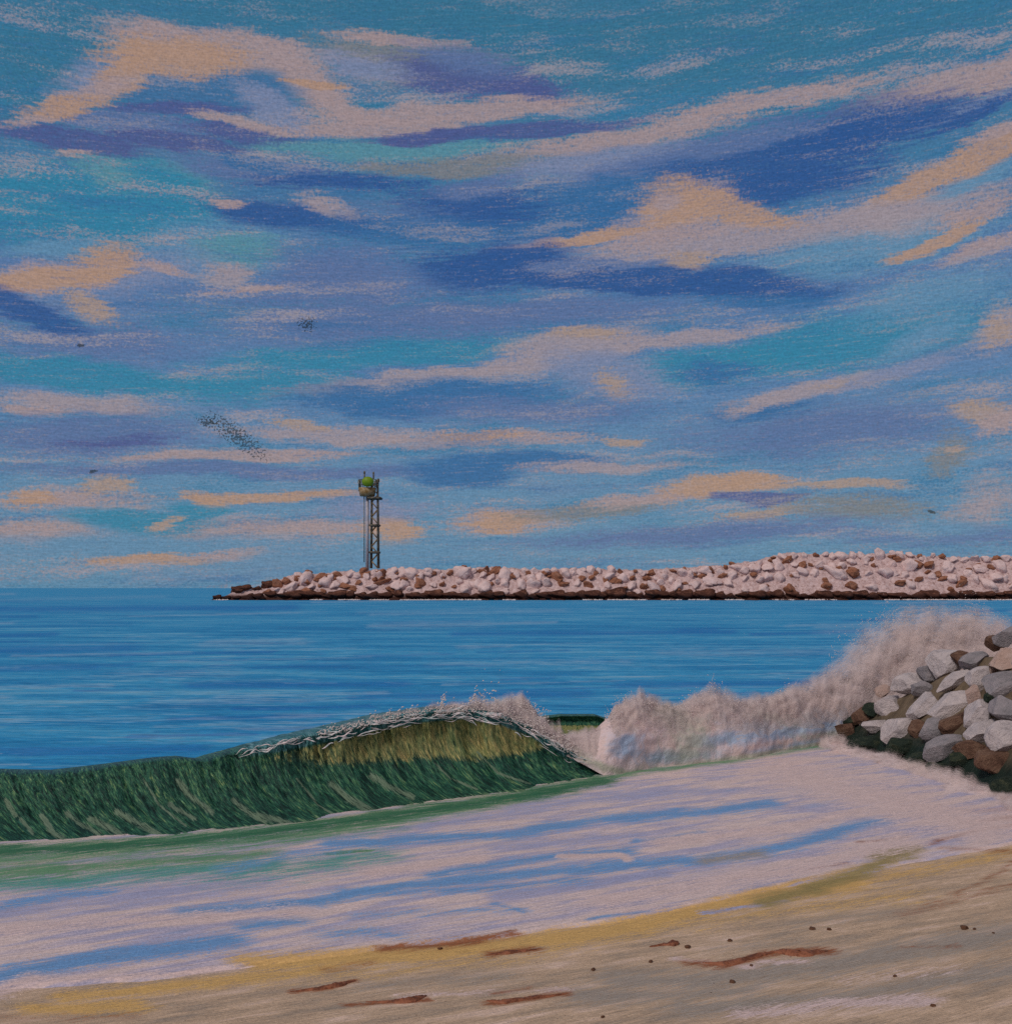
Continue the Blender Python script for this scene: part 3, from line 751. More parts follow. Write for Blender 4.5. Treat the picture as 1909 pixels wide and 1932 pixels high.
rag = (1 - sst(vv, -.06, .13))[None] * (.55 + 1.1 * (fbm(us * 9, vv[None] * 6 + 0 * us, 73, 3) - .5)) * (1 - .6 * sst(px, 900, 1100))
foot = np.maximum(foot, (1 - sst(vv, -.1, .02))[None] + 0 * us)
uvv = np.stack([us, vv[None] + 0 * us, 0 * us], -1)

m_wave, nt, b = material('wave_water')
al = nt.n('ShaderNodeAttribute', attribute_name='along').outputs['Vector']
s1 = nt.noise(al, 1.0, 5, 0.7, stretch=(14, 5.5, 1), dist=0.9)
s2 = nt.noise(al, 1.0, 4, 0.75, stretch=(60, 14, 1))
s3 = nt.noise(al, 1.0, 3, 0.6, stretch=(3.0, 2.0, 1))
mixn = nt.math('ADD', nt.math('MULTIPLY', s1, .5), nt.math('ADD', nt.math('MULTIPLY', s2, .35), nt.math('MULTIPLY', s3, .15)))
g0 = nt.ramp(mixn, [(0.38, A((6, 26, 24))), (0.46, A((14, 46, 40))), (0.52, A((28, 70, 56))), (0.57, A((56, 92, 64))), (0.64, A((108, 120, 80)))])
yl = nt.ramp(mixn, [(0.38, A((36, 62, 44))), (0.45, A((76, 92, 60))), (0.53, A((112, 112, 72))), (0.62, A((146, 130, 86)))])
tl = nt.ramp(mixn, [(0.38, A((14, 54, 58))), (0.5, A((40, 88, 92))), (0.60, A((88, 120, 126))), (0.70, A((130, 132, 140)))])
gg = nt.ramp(s2, [(0.3, A((72, 90, 74))), (0.6, A((84, 102, 86)))])
ft = nt.ramp(mixn, [(0.34, A((60, 92, 66))), (0.5, A((80, 108, 82))), (0.64, A((112, 124, 96)))])
nz = nt.math('MULTIPLY_ADD', s1, 1.1, -.55)
nz2 = nt.math('MULTIPLY_ADD', s2, .9, -.45)
nsum = nt.math('ADD', nz, nz2)
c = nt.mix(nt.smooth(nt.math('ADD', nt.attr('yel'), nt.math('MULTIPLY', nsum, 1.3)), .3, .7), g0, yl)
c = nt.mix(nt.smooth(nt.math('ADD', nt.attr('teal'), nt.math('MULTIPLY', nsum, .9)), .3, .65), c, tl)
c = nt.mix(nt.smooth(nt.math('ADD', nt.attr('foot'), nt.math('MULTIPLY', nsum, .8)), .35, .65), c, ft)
c = nt.vmath('SCALE', c, scale=nt.math('MAXIMUM', nt.math('MULTIPLY_ADD', s2, 3.4, -.72), .15))
c = nt.mix(nt.smooth(nt.math('ADD', nt.attr('gst'), nt.math('MULTIPLY', nsum, 2.2)), .5, .9), c, gg)
c = nt.mix(nt.smooth(nt.math('ADD', nt.attr('rag'), nt.math('MULTIPLY', nsum, 1.3)), .45, .75), c, A((92, 118, 98)))
finish(nt, b, c, 0.42, 0.3, nt.math('ADD', s1, nt.math('MULTIPLY', s2, .6)), 0.55, 0.05)

wave = empty('wave', tuple(Bp[len(Bp) // 2]))
tag(wave, 'long dark green curling wave with an olive crest breaking towards the beach', 'wave')


def rel(o, root):
    o.parent = root
    o.matrix_parent_inverse = Matrix.Translation(root.location).inverted()
    return o


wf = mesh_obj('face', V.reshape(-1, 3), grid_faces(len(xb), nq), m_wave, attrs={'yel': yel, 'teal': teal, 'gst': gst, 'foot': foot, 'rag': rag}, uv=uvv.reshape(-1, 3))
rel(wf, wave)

# foam lace and spindrift along the crest
def along_crest(x):
    i = np.interp(x, xc, np.arange(len(xc)))
    i0 = np.clip(i.astype(int), 0, len(xc) - 1)
    return i0


pts = []
n = 3500
xx = np.where(RNG.random(n) < .4, RNG.uniform(600, 900, n), RNG.uniform(820, 1090, n))
amp = np.interp(xx, [430, 560, 700, 800, 900, 960, 1040, 1090], [4, 9, 14, 22, 30, 32, 20, 8])
tear = 0.35 + 2.0 * np.clip(fbm(xx / 14, xx * 0, 81, 3) - .3, 0, 1)
up_ = np.abs(RNG.normal(0, 1, n)) ** 1.2 * amp * .5 * tear
ycr = np.interp(xx, CREST[:, 0], CREST[:, 1])
i0 = along_crest(xx)
dd = dc[i0] + RNG.normal(0, .10, n) + .08
xx2 = xx + up_ * .35 + RNG.normal(0, 1.5, n)
yy2 = ycr - up_ + RNG.normal(0, 2.2, n) + 2
P = np.stack([(xx2 * K - CX) / FPX * dd, dd, CAM_H - (yy2 * K - HOR) / FPX * dd], 1)
cf = droplets('spindrift', P, RNG.uniform(.004, .009, n), elong=np.array([.8, .1, .45]) / 0.92)
rel(cf, wave)


def fin(name, xs_, ds_, ybot, ytop, thk_, ks, mat, parent=None, green=0.0):
    """soft foam ridge: nested, ever more torn shells between a lower and an upper outline"""
    nv_ = 44
    th_ = np.linspace(0, math.pi, nv_)
    LL = []
    z0_ = CAM_H - (ybot * K - HOR) / FPX * ds_
    wm_ = (xs_ * K - CX) / FPX * ds_
    for kk in ks:
        yt = ybot + (ytop - ybot) * (.35 + .65 * kk)
        z1_ = CAM_H - (yt * K - HOR) / FPX * (ds_ + thk_ * .5)
        Hh_ = np.maximum(z1_ - z0_, .01)
        M_ = np.zeros((len(xs_), nv_, 3))
        M_[..., 1] = (ds_ + .03 * kk)[:, None] + thk_ * (1 - np.cos(th_))[None] / 2
        M_[..., 0] = wm_[:, None]
        M_[..., 2] = z0_[:, None] + Hh_[:, None] * np.sin(th_)[None] ** .75
        nn_ = fbm(wm_[:, None] * 3 + 0 * th_[None], th_[None] * 1.5 + 0 * wm_[:, None], 23, 4) - .5
        M_[..., 1] -= nn_ * .12
        M_[..., 2] += nn_ * .25 * Hh_[:, None] * np.sin(th_)[None]
        LL.append(M_.reshape(-1, 3))
    gf_ = grid_faces(len(xs_), nv_)
    n_ = len(LL[0])
    V_ = np.concatenate(LL)
    return mesh_obj(name, V_, np.concatenate([gf_ + i * n_ for i in range(len(LL))]), mat, parent, attrs={'blue': np.zeros(len(V_)), 'green': np.full(len(V_), green), 'shell': np.repeat(np.array(ks), n_)})


xf = np.linspace(425, 1125, 900)
cyf = np.interp(xf, CREST[:, 0], CREST[:, 1])
ampf = np.interp(xf, [425, 480, 560, 640, 700, 760, 800, 850, 900, 930, 960, 985, 1010, 1040, 1080, 1125], [1, 6, 8, 14, 15, 18, 22, 22, 34, 32, 50, 46, 42, 46, 36, 14])
ampf = ampf * (.75 + .8 * (fbm(xf / 16, xf * 0, 83, 3) - .4))
jf = along_crest(xf)
rel(fin('crest_foam', xf, dc[jf] + .06, cyf + 5, cyf - ampf, .22, (.02, .2, .35, .5, .65, .8, .9, 1.05), m_foam), wave)

# lace: twisting white rivulets just below the crest
m_lace, nt, b = material('foam_lace')
Pn = nt.n('ShaderNodeTexCoord').outputs['Object']
g = nt.noise(Pn, 16, 3, .7)
finish(nt, b, nt.mix(nt.smooth(g, .4, .6), A((140, 150, 152)), A((176, 164, 166))), .85, .1, g, .4, .03)


def ribbon(verts, faces, p, w, th, dirn):
    """flattened rivulet following points p"""
    base = len(verts)
    m = len(p)
    for i, c in enumerate(p):
        a = p[min(i + 1, m - 1)] - p[max(i - 1, 0)]
        a.normalize()
        s = a.cross(dirn).normalized()
        f = math.sin(math.pi * (i + .4) / (m - .2)) ** .7
        for k in range(6):
            an = k * math.pi / 3
            verts.append(c + s * (math.cos(an) * w * f) + dirn * (math.sin(an) * th * f))
    for i in range(m - 1):
        for k in range(6):
            k2 = (k + 1) % 6
            faces.append((base + i * 6 + k, base + i * 6 + k2, base + (i + 1) * 6 + k2, base + (i + 1) * 6 + k))


vs, fs_ = [], []
rr = random.Random(12)
for i in range(130):
    x0 = rr.uniform(440, 1040) if i > 30 else rr.uniform(700, 1080)
    L = rr.uniform(10, 45)
    dy0 = (-3 + 26 * rr.random() ** 1.6) * (0.4 if x0 < 600 else 1)
    p = []
    rr_s = rr.uniform(-.12, .22)
    for k in range(12):
        tt = k / 11
        xk = x0 + L * tt
        yk = np.interp(xk, CREST[:, 0], CREST[:, 1]) + dy0 + (rr_s * tt * L) + 2.0 * math.sin(tt * 4 + i) + 6 * (vn(xk / 12, i * 3.3, 5) - .5)
        j = int(np.interp(xk, xc, np.arange(len(xc))))
        d_ = dc[j] - 0.10 - 0.02 * (i % 5)
        p.append(at(xk, yk, d_))
    ribbon(vs, fs_, p, rr.choice((.004, .006, .009)), .004, Vector((0, -1, .25)).normalized())
lace = mesh_obj('foam_lace', [tuple(v) for v in vs], fs_, m_lace)
rel(lace, wave)

# second, smaller peak behind the splash
def small_wave():
    x = np.linspace(1010, 1165, 160)
    crest_y = np.interp(x, [1000, 1030, 1060, 1130, 1150, 1175], [1368, 1356, 1352, 1352, 1360, 1378])
    d0 = 18.6
    prof_ = np.array([(-.6, 0), (0, .02), (.3, .12), (.48, .35), (.55, .6), (.5, .85), (.42, 1.0), (.6, 1.03), (1.2, .8), (2.4, 0)])
    tt = np.linspace(0, 1, len(prof_)); t2 = np.linspace(0, 1, 60)
    pr = np.stack([np.interp(t2, tt, prof_[:, 0]), np.interp(t2, tt, prof_[:, 1])], 1)
    H = CAM_H - (crest_y * K - HOR) / FPX * (d0 + .42)
    V = np.zeros((len(x), 60, 3))
    u2 = x / 100
    V[..., 1] = d0 + pr[None, :, 0] + .05 * (fbm(u2[:, None] * 20 + 0 * t2[None], t2[None] * 3 + 0 * u2[:, None], 3) - .5)
    V[..., 0] = ((x * K - CX) / FPX * d0)[:, None]
    V[..., 2] = H[:, None] * pr[None, :, 1]
    px_, py_ = survey(V[..., 0], V[..., 1], V[..., 2])
    y_ = sst(py_, 1366, 1374) * 1.0
    z_ = 0 * y_
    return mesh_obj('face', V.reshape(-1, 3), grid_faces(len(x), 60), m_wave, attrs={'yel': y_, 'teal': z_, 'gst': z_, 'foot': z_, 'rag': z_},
                    uv=np.stack([u2[:, None] * 1.6 + z_, t2[None] * 1.5 + z_, z_], -1).reshape(-1, 3))


w2_ = empty('wave', (5, 18.6, 0))
tag(w2_, 'small dark green wave peak just behind the white splash', 'wave')
rel(small_wave(), w2_)

# ------------------------------------------------------------------ white water to the right of the wave
TOP = np.array([(905, 1345), (940, 1336), (985, 1330), (1010, 1345), (1035, 1378), (1060, 1392), (1085, 1397), (1115, 1394), (1140, 1368), (1165, 1342), (1210, 1322), (1240, 1334), (1280, 1338), (1320, 1322), (1350, 1316), (1385, 1330), (1430, 1332), (1480, 1316), (1540, 1316), (1590, 1302), (1630, 1272), (1680, 1238), (1740, 1218), (1800, 1208), (1870, 1206), (2000, 1260), (2300, 1330), (2600, 1380)], float)
BOT = np.array([(905, 1372), (960, 1380), (1010, 1402), (1060, 1424), (1100, 1444), (1142, 1470), (1200, 1458), (1280, 1447), (1400, 1434), (1570, 1404), (1700, 1396), (1900, 1394), (2600, 1390)], float)
xw = np.linspace(905, 2580, 1200)
tp = np.interp(xw, TOP[:, 0], TOP[:, 1]); bt = np.interp(xw, BOT[:, 0], BOT[:, 1])
dbw = FPX * CAM_H / (np.interp(xw, BOT[:, 0], np.maximum(BOT[:, 1], 1385)) * K - HOR)
dbw = np.where(xw < 1142, np.interp(xw, [905, 1142], [db[along_crest(np.array([900.]))[0]] + 1.35, dbw[np.searchsorted(xw, 1142)] + .05]), dbw)
z0 = CAM_H - (bt * K - HOR) / FPX * dbw
z0 = np.where(xw < 1142, z0, -0.03)
thk = np.interp(xw, [905, 1142, 1400, 1700], [.5, 1.0, 1.3, 1.1])
nv = 110
th = np.linspace(0, math.pi, nv)
PLUME = np.interp(xw, [905, 940, 985, 1030, 1060, 1140, 1165, 1210, 1250, 1290, 1345, 1400, 1450, 1520, 1570, 1600, 1640, 1700, 1780, 1840, 1880, 1960, 2300, 2600],
                  [1335, 1312, 1308, 1362, 1386, 1372, 1326, 1300, 1318, 1320, 1292, 1308, 1306, 1282, 1255, 1220, 1180, 1142, 1134, 1138, 1150, 1190, 1300, 1370])
PLUME = PLUME - 12 * (fbm(xw / 14, xw * 0, 14, 3) - .5)
kern = np.hanning(61); kern /= kern.sum()
def smo(a): return np.convolve(np.pad(a, 30, mode='edge'), kern, 'valid')
dbw, z0 = smo(dbw), smo(z0)
layers = []
wm = (xw * K - CX) / FPX * dbw
for kk in (0, .1, .2, .32, .44, .56, .68, .8, .9, 1.0):
    tpk = tp + (PLUME - tp) * kk
    z1 = CAM_H - (tpk * K - HOR) / FPX * (dbw + thk * .5)
    Hh = np.maximum(z1 - z0, .05)
    g_ = -.05 * kk * np.minimum(1, Hh)
    L_ = np.zeros((len(xw), nv, 3))
    L_[..., 1] = (dbw - g_)[:, None] + (thk + 2 * g_)[:, None] * (1 - np.cos(th))[None] / 2
    L_[..., 0] = ((xw * K - CX) / FPX * (dbw + thk * .3))[:, None]
    L_[..., 2] = z0[:, None] + Hh[:, None] * np.sin(th)[None] ** .75
    arc = th[None] * (Hh[:, None] + .2)
    n1_ = fbm(wm[:, None] * 1.7 + 0 * th[None], arc * 1.7, 91, 4) - .5
    n2_ = np.abs(fbm(wm[:, None] * 4.5 + 0 * th[None], arc * 4.5, 92, 3) - .5)
    amp_ = np.minimum(Hh * .5, .30)[:, None]
    L_[..., 1] -= (n1_ * .8 + n2_ * .2) * amp_
    L_[..., 2] += (n1_ * .7 + n2_ * .12) * amp_ * np.sin(th)[None]
    layers.append(L_)
V = layers[0]
px, py = survey(V[..., 0], V[..., 1], V[..., 2])
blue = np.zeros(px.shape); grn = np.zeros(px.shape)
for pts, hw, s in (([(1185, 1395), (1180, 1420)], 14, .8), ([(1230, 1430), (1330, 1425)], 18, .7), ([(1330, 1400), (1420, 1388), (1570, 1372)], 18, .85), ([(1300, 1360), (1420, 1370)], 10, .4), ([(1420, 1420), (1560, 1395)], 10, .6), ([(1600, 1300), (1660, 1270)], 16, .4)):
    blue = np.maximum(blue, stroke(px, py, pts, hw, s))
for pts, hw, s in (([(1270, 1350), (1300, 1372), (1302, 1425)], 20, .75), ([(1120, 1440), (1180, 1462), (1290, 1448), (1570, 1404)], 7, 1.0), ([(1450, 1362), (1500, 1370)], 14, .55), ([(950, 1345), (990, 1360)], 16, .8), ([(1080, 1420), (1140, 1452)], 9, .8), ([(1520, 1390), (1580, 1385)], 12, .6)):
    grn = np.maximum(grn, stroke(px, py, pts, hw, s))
gf = grid_faces(len(xw), nv)
nn_l = len(layers); npt = len(xw) * nv
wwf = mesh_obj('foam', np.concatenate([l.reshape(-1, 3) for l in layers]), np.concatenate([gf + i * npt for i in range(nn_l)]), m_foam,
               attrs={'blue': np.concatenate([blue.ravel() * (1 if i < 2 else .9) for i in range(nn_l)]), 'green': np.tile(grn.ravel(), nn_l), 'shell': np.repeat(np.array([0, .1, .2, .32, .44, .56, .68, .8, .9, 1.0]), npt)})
tag(wwf, kind='stuff')

# flying spray: fine drops thrown up from the white water and off the boulders
def cloud(n, xr, spread, dens=None, s=(.004, .009), updraft=1.0, seed=1):
    rg = np.random.default_rng(seed)
    x = rg.uniform(xr[0], xr[1], n)
    ty = np.interp(x, TOP[:, 0], TOP[:, 1])
    j = np.clip(np.searchsorted(xw, x), 0, len(xw) - 1)
    puff = .45 + 1.5 * np.clip(fbm(x / 45, x * 0, seed + 5, 2) - .3, 0, 1)
    up = np.abs(rg.normal(0, 1, n)) * spread * puff
    y = ty - up + rg.uniform(0, 14, n)
    d = dbw[j] + thk[j] * rg.uniform(.1, .9, n)
    k = fbm(x / 7, y / 7, seed + 9, 3) > rg.uniform(.22, .62, n)
    x, y, d = x[k], y[k], d[k]
    P = np.stack([(x * K - CX) / FPX * d, d, CAM_H - (y * K - HOR) / FPX * d], 1)
    return P, rg.uniform(s[0], s[1], len(P))


parts = [cloud(2500, (930, 1030), 16, seed=3), cloud(5000, (1140, 1600), 14, seed=4), cloud(3500, (1560, 1760), 34, seed=5), cloud(3500, (1640, 1960), 36, seed=6), cloud(6000, (1960, 2400), 20, seed=7)]
# thrown plume over the boulders
rg = np.random.default_rng(11)
n = 7000
cx_ = [(1720, 1225, 90, 45), (1650, 1270, 60, 40), (1800, 1200, 80, 38), (1700, 1180, 60, 22), (1850, 1185, 40, 22), (1600, 1330, 60, 36), (1780, 1170, 50, 16), (1640, 1215, 40, 22)]
sel = rg.integers(0, len(cx_), n)
cc = np.array(cx_, float)[sel]
x = cc[:, 0] + rg.normal(0, .6, n) * cc[:, 2]; y = cc[:, 1] + rg.normal(0, .6, n) * cc[:, 3]
keep = (fbm(x / 34, y / 26, 33, 4) > rg.uniform(.2, .66, n)) & (y > 1140)
x, y = x[keep], y[keep]
d = 19.2 + rg.normal(0, .35, len(x))
parts.append((np.stack([(x * K - CX) / FPX * d, d, CAM_H - (y * K - HOR) / FPX * d], 1), rg.uniform(.004, .010, len(x))))
spray = droplets('spray', np.concatenate([p[0] for p in parts]), np.concatenate([p[1] for p in parts]))
tag(spray, kind='stuff')

# ------------------------------------------------------------------ rocks
def rock_mesh(name, seed, sub=3, rough=.16, cuts=9, flat=False):
    import bmesh
    bm = bmesh.new()
    bmesh.ops.create_icosphere(bm, subdivisions=sub, radius=1)
    rd_ = random.Random(seed)
    planes = []
    for i in range(cuts):
        v = Vector((rd_.gauss(0, 1), rd_.gauss(0, 1), rd_.gauss(0, 1))).normalized()
        planes.append((v, rd_.uniform(.48, .84)))
    off = Vector((seed * 3.1, seed * 1.7, 0))
    for v in bm.verts:
        p = v.co.copy()
        for n_, d_ in planes:
            k = p.dot(n_)
            if k > d_: p -= n_ * (k - d_) * .985
        p *= 1 + rough * mnoise.noise(p * 1.7 + off) + rough * .35 * mnoise.noise(p * 5 + off)
        v.co = p
    for f in bm.faces: f.smooth = not flat
    me = bpy.data.meshes.new(name)
    bm.to_mesh(me); bm.free()
    return me


def rock_material(name, stops, algae, wet_z, wet_w, grain=9.0, cast=None, bd=.05):
    m, nt, b = material(name)
    geo = nt.n('ShaderNodeNewGeometry')
    ob = nt.n('ShaderNodeTexCoord').outputs['Object']
    info = nt.n('ShaderNodeObjectInfo')
    P = nt.vmath('ADD', ob, nt.vmath('SCALE', (3.0, 7.0, 1.0), scale=info.outputs['Random']))
    a = nt.noise(P, 1.6, 5, .65)
    g = nt.noise(P, grain, 4, .75)
    st = nt.noise(P, 1.0, 4, .7, stretch=(2, 7, 3))
    nsum = nt.math('ADD', nt.math('MULTIPLY', a, .5), nt.math('ADD', nt.math('MULTIPLY', g, .25), nt.math('MULTIPLY', st, .25)))
    col = nt.ramp(nsum, [(p, A(c)) for p, c in stops])
    sp = nt.n('ShaderNodeSeparateXYZ'); nt.L.new(geo.outputs['Position'], sp.inputs[0])
    z = nt.math('ADD', sp.outputs[2], nt.math('MULTIPLY_ADD', g, -wet_w * 1.6, wet_w * .8))
    z = nt.math('ADD', z, nt.math('MULTIPLY_ADD', a, -wet_w * 1.6, wet_w * .8))
    wet = nt.smooth(z, wet_z + wet_w, wet_z - wet_w)
    col = nt.mix(wet, col, A(algae))
    finish(nt, b, col, nt.math('MULTIPLY_ADD', wet, -.3, .85), .2, nt.math('ADD', g, st), .7, bd)
    return m


DG = (30, 40, 36)
m_light = rock_material('boulder_pale', [(.36, (112, 106, 108)), (.46, (142, 136, 138)), (.60, (158, 150, 150))], DG, .10, .12)
m_grey = rock_material('boulder_grey', [(.34, (78, 78, 80)), (.46, (106, 104, 108)), (.62, (126, 120, 124))], DG, .10, .12)
m_tan = rock_material('boulder_tan', [(.34, (112, 96, 88)), (.46, (140, 120, 112)), (.60, (146, 130, 124))], DG, .10, .12)
m_brown = rock_material('boulder_brown', [(.34, (46, 34, 30)), (.48, (78, 58, 48)), (.64, (104, 84, 70))], DG, .12, .14)
m_dark = rock_material('boulder_weedy', [(.34, (16, 22, 20)), (.5, (30, 40, 34)), (.66, (62, 66, 50))], (20, 28, 26), .05, .1)
m_core = rock_material('groin_rubble', [(.34, (46, 40, 34)), (.48, (78, 68, 56)), (.64, (100, 88, 74))], (20, 30, 26), .42, .22, 5)

# plane of the near groin's seaward slope
gA = np.array(ground(1572, 1404)); gB = np.array(ground(1912, 1512))
ab = gB - gA; nrm2 = np.array([-ab[1], ab[0]]); nrm2 /= np.linalg.norm(nrm2)
if nrm2[0] < 0: nrm2 = -nrm2
KS = 1.2


def on_groin(x, y):
    u = (x * K - CX) / FPX; v = (y * K - HOR) / FPX
    d = (CAM_H + KS * gA.dot(nrm2)) / (v + KS * (u * nrm2[0] + nrm2[1]))
    return at(x, y, d), d


# z(x, y, halfw, halfh, tilt, material, label)
ZB = [
 (1170, 505, 105, 92, 40, 'L', 'big pale boulder near the top of the near rock pile, spray behind it'),
 (1255, 625, 120, 55, 30, 'L', 'long pale boulder lying just under the big pale top boulder'),
 (915, 665, 108, 68, 15, 'L', 'pale boulder on the left slope, dark green moss along its top edge'),
 (740, 815, 108, 84, 18, 'L', 'squarish pale boulder on the left shoulder of the near rock pile'),
 (1020, 830, 112, 70, 38, 'L', 'pale leaning boulder in the middle of the near rock pile'),
 (1225, 815, 145, 78, 38, 'L', 'largest long pale boulder tilted up to the right at mid pile'),
 (650, 975, 88, 46, 16, 'L', 'small white boulder near the left tip of the rock pile'),
 (800, 1010, 112, 90, 32, 'L', 'pale boulder wedged above the dark weed at the foot of the pile'),
 (1085, 1000, 78, 66, 10, 'G', 'round grey boulder between two brown ones at mid pile'),
 (1175, 1145, 115, 70, 14, 'G', 'grey boulder lowest in the pile, sunk in dark green weed'),
 (1425, 890, 118, 100, 36, 'L', 'broad pale boulder right of the long tilted one'),
 (1455, 1030, 110, 70, 22, 'L', 'pale grey boulder under the broad pale boulder'),
 (1640, 480, 100, 84, 30, 'T', 'pinkish tan boulder high at the right edge'),
 (1615, 650, 125, 80, 20, 'G', 'dark grey boulder at the right edge under the tan one'),
 (1640, 850, 95, 120, 60, 'G', 'tall smooth grey boulder at the right edge'),
 (1640, 1090, 100, 110, 50, 'L', 'large pale boulder low at the right edge'),
 (1545, 1245, 95, 88, 10, 'B', 'brown boulder with a golden crust above the foam at the right edge'),
 (1650, 1440, 90, 70, 0, 'D', 'black weedy boulder standing in the swash at the right edge'),
 (540, 905, 66, 54, 40, 'B', 'dark reddish brown boulder at the left end of the pile'),
 (425, 1010, 80, 56, 12, 'B', 'rusty brown boulder at the very tip of the rock pile'),
 (360, 1095, 52, 48, 0, 'D', 'black weedy boulder leftmost at the tip of the pile'),
 (955, 1010, 62, 58, 0, 'B', 'dark brown boulder between a pale and a grey one'),
 (1290, 470, 52, 46, 0, 'B', 'small grey brown boulder touching the big pale top boulder'),
 (1390, 490, 76, 52, 20, 'G', 'small grey boulder on top of the pile in thin spray'),
 (1050, 565, 62, 58, 30, 'G', 'dark grey boulder leaning on the left of the big pale top boulder'),
 (705, 715, 54, 36, 20, 'T', 'small tan boulder on the left shoulder of the pile'),
 (620, 865, 46, 50, 0, 'D', 'small mossy green boulder left of the squarish pale one'),
 (1560, 345, 52, 48, 0, 'B', 'small dark brown boulder at the top right of the pile'),
 (1650, 290, 80, 56, 15, 'G', 'mossy grey boulder topmost at the right edge'),
 (1255, 945, 84, 60, 30, 'B', 'brown boulder under the largest tilted pale one'),
 (1520, 770, 60, 46, 0, 'D', 'dark wedge boulder above the broad pale boulder'),
 (1385, 745, 56, 60, 40, 'T', 'small tan boulder right of the largest tilted pale one'),
 (465, 945, 52, 42, 20, 'D', 'dark green weedy boulder just above the rusty tip boulder'),
 (860, 1125, 125, 52, 5, 'D', 'long dark green weedy boulder at the foot of the pile, left of centre'),
 (1000, 1240, 90, 52, -10, 'D', 'black green weedy boulder washed by foam below the lowest grey one'),
 (610, 1110, 115, 48, 0, 'D', 'dark green weedy boulder at the foot of the pile near its tip'),
 (1150, 1290, 90, 36, -5, 'D', 'low black boulder half buried in foam at the foot of the pile'),
 (1370, 1165, 95, 60, 10, 'B', 'brown boulder right of the lowest grey boulder'),
 (495, 1165, 62, 34, -10, 'D', 'low black green boulder in the foam below the tip'),
 (1000, 695, 58, 46, 0, 'G', 'small dark grey boulder right of the mossy topped pale one'),
 (1300, 1235, 90, 45, 0, 'D', 'dark green boulder in the foam beneath a brown one'),
 (1440, 630, 90, 70, 25, 'L', 'pale boulder in thin spray near the top right of the pile'),
 (1480, 560, 60, 46, 0, 'T', 'small tan boulder beside the gap under the top right rocks'),
]
MATS = dict(L=m_light, G=m_grey, T=m_tan, B=m_brown, D=m_dark)
GROUP = 'boulders of the near rock pile'
r = random.Random(31)


def boulder(zx, zy, hw, hh, tilt, mk_, label, i, g=1.0):
    x = 1489.5 + zx * .25; y = 1127 + zy * .25
    p, d = on_groin(x, y)
    a = hw * .25 * K * d / FPX * 1.46 * g; c_ = hh * .25 * K * d / FPX * 1.46 * g
    o = bpy.data.objects.new('boulder', rock_mesh('boulder', 100 + i, 5, .07, 13, True))
    C.objects.link(o)
    o.data.materials.append(MATS[mk_])
    o.location = p + Vector((.25, .75, -.15)) * min(a, c_) * .35
    o.scale = (a * 1.12, min(a, c_) * 1.05, c_ * 1.02)
    o.rotation_euler = (r.uniform(-.2, .2), -math.radians(tilt), r.uniform(-.25, .25))
    tag(o, label, 'boulder', GROUP)
    return o


for i, z_ in enumerate(ZB):
    boulder(*z_, i)
# the pile's continuation beyond the right of the view
for i, (zx, zy, hw, hh) in enumerate([(1850, 300, 110, 90), (1860, 520, 110, 100), (1850, 760, 110, 110), (1870, 1000, 120, 110), (1850, 1240, 110, 100), (2080, 350, 120, 110), (2090, 640, 120, 110), (2100, 900, 130, 110), (2100, 1180, 120, 110), (2350, 500, 150, 120), (2350, 850, 150, 130)]):
    boulder(zx, zy, hw, hh, 20, 'LG'[i % 2], 'pale grey boulder of the rock pile beyond the right edge', 60 + i)

# rubble core under the boulders
nu, nw = 150, 110
U = np.linspace(-.06, 1.9, nu); W = np.linspace(-.35, 3.6, nw)
UU, WW = np.meshgrid(U, W, indexing='ij')
G0 = gA[None, None] + ab[None, None] * UU[..., None] + nrm2[None, None] * WW[..., None]
hgt = KS * WW
lim = np.interp(UU, [-.06, 0, .1, .3, .55, .8, 1.9], [.0, .2, .75, 1.35, 1.75, 2.1, 2.3])
hgt = np.minimum(hgt, lim)
hgt = hgt - np.clip(WW - 3.0, 0, None) * 3
hgt = hgt - .12 + .22 * (fbm(UU * 14, WW * 3, 55) - .5) + .08 * (fbm(UU * 50, WW * 10, 56) - .5)
hgt = np.where(WW < -.1, np.minimum(hgt, -.1), hgt)
core = mesh_obj('groin', np.stack([G0[..., 0], G0[..., 1], hgt], -1).reshape(-1, 3), grid_faces(nu, nw), m_core)
tag(core, 'mound of brown weedy rubble under the near boulders', 'groin')

# foam washing round the foot of the pile
tt = np.linspace(-.12, 1.6, 700)
cr = np.linspace(0, math.pi, 40)
off = -.12 + .42 * (fbm(tt * 8, tt * 0, 12, 3) - .5)
lump = np.clip(fbm(tt * 14, tt * 0, 8, 3) * 1.8 - .35, .15, 1.3)
LL = []
KS_ = (0, .25, .5, .75, 1.0)
for kk in KS_:
    c_ = off[:, None] + .26 * (.8 + .3 * kk) * (-np.cos(cr))[None]
    M_ = np.zeros((len(tt), 40, 3))
    M_[..., 0] = gA[0] + ab[0] * tt[:, None] + nrm2[0] * c_
    M_[..., 1] = gA[1] + ab[1] * tt[:, None] + nrm2[1] * c_
    nn_ = fbm(tt[:, None] * 30 + 0 * cr[None], cr[None] * 3 + 0 * tt[:, None], 29, 4) - .5
    M_[..., 2] = .01 + (.07 + .13 * kk) * lump[:, None] * np.sin(cr)[None] * (1 + 1.2 * nn_)
    LL.append(M_.reshape(-1, 3))
V_ = np.concatenate(LL)
wash = mesh_obj('swash_foam', V_, np.concatenate([grid_faces(len(tt), 40) + i * len(LL[0]) for i in range(len(LL))]), m_foam, attrs={'blue': np.zeros(len(V_)), 'green': np.zeros(len(V_)), 'shell': np.repeat(np.array(KS_), len(LL[0]))})
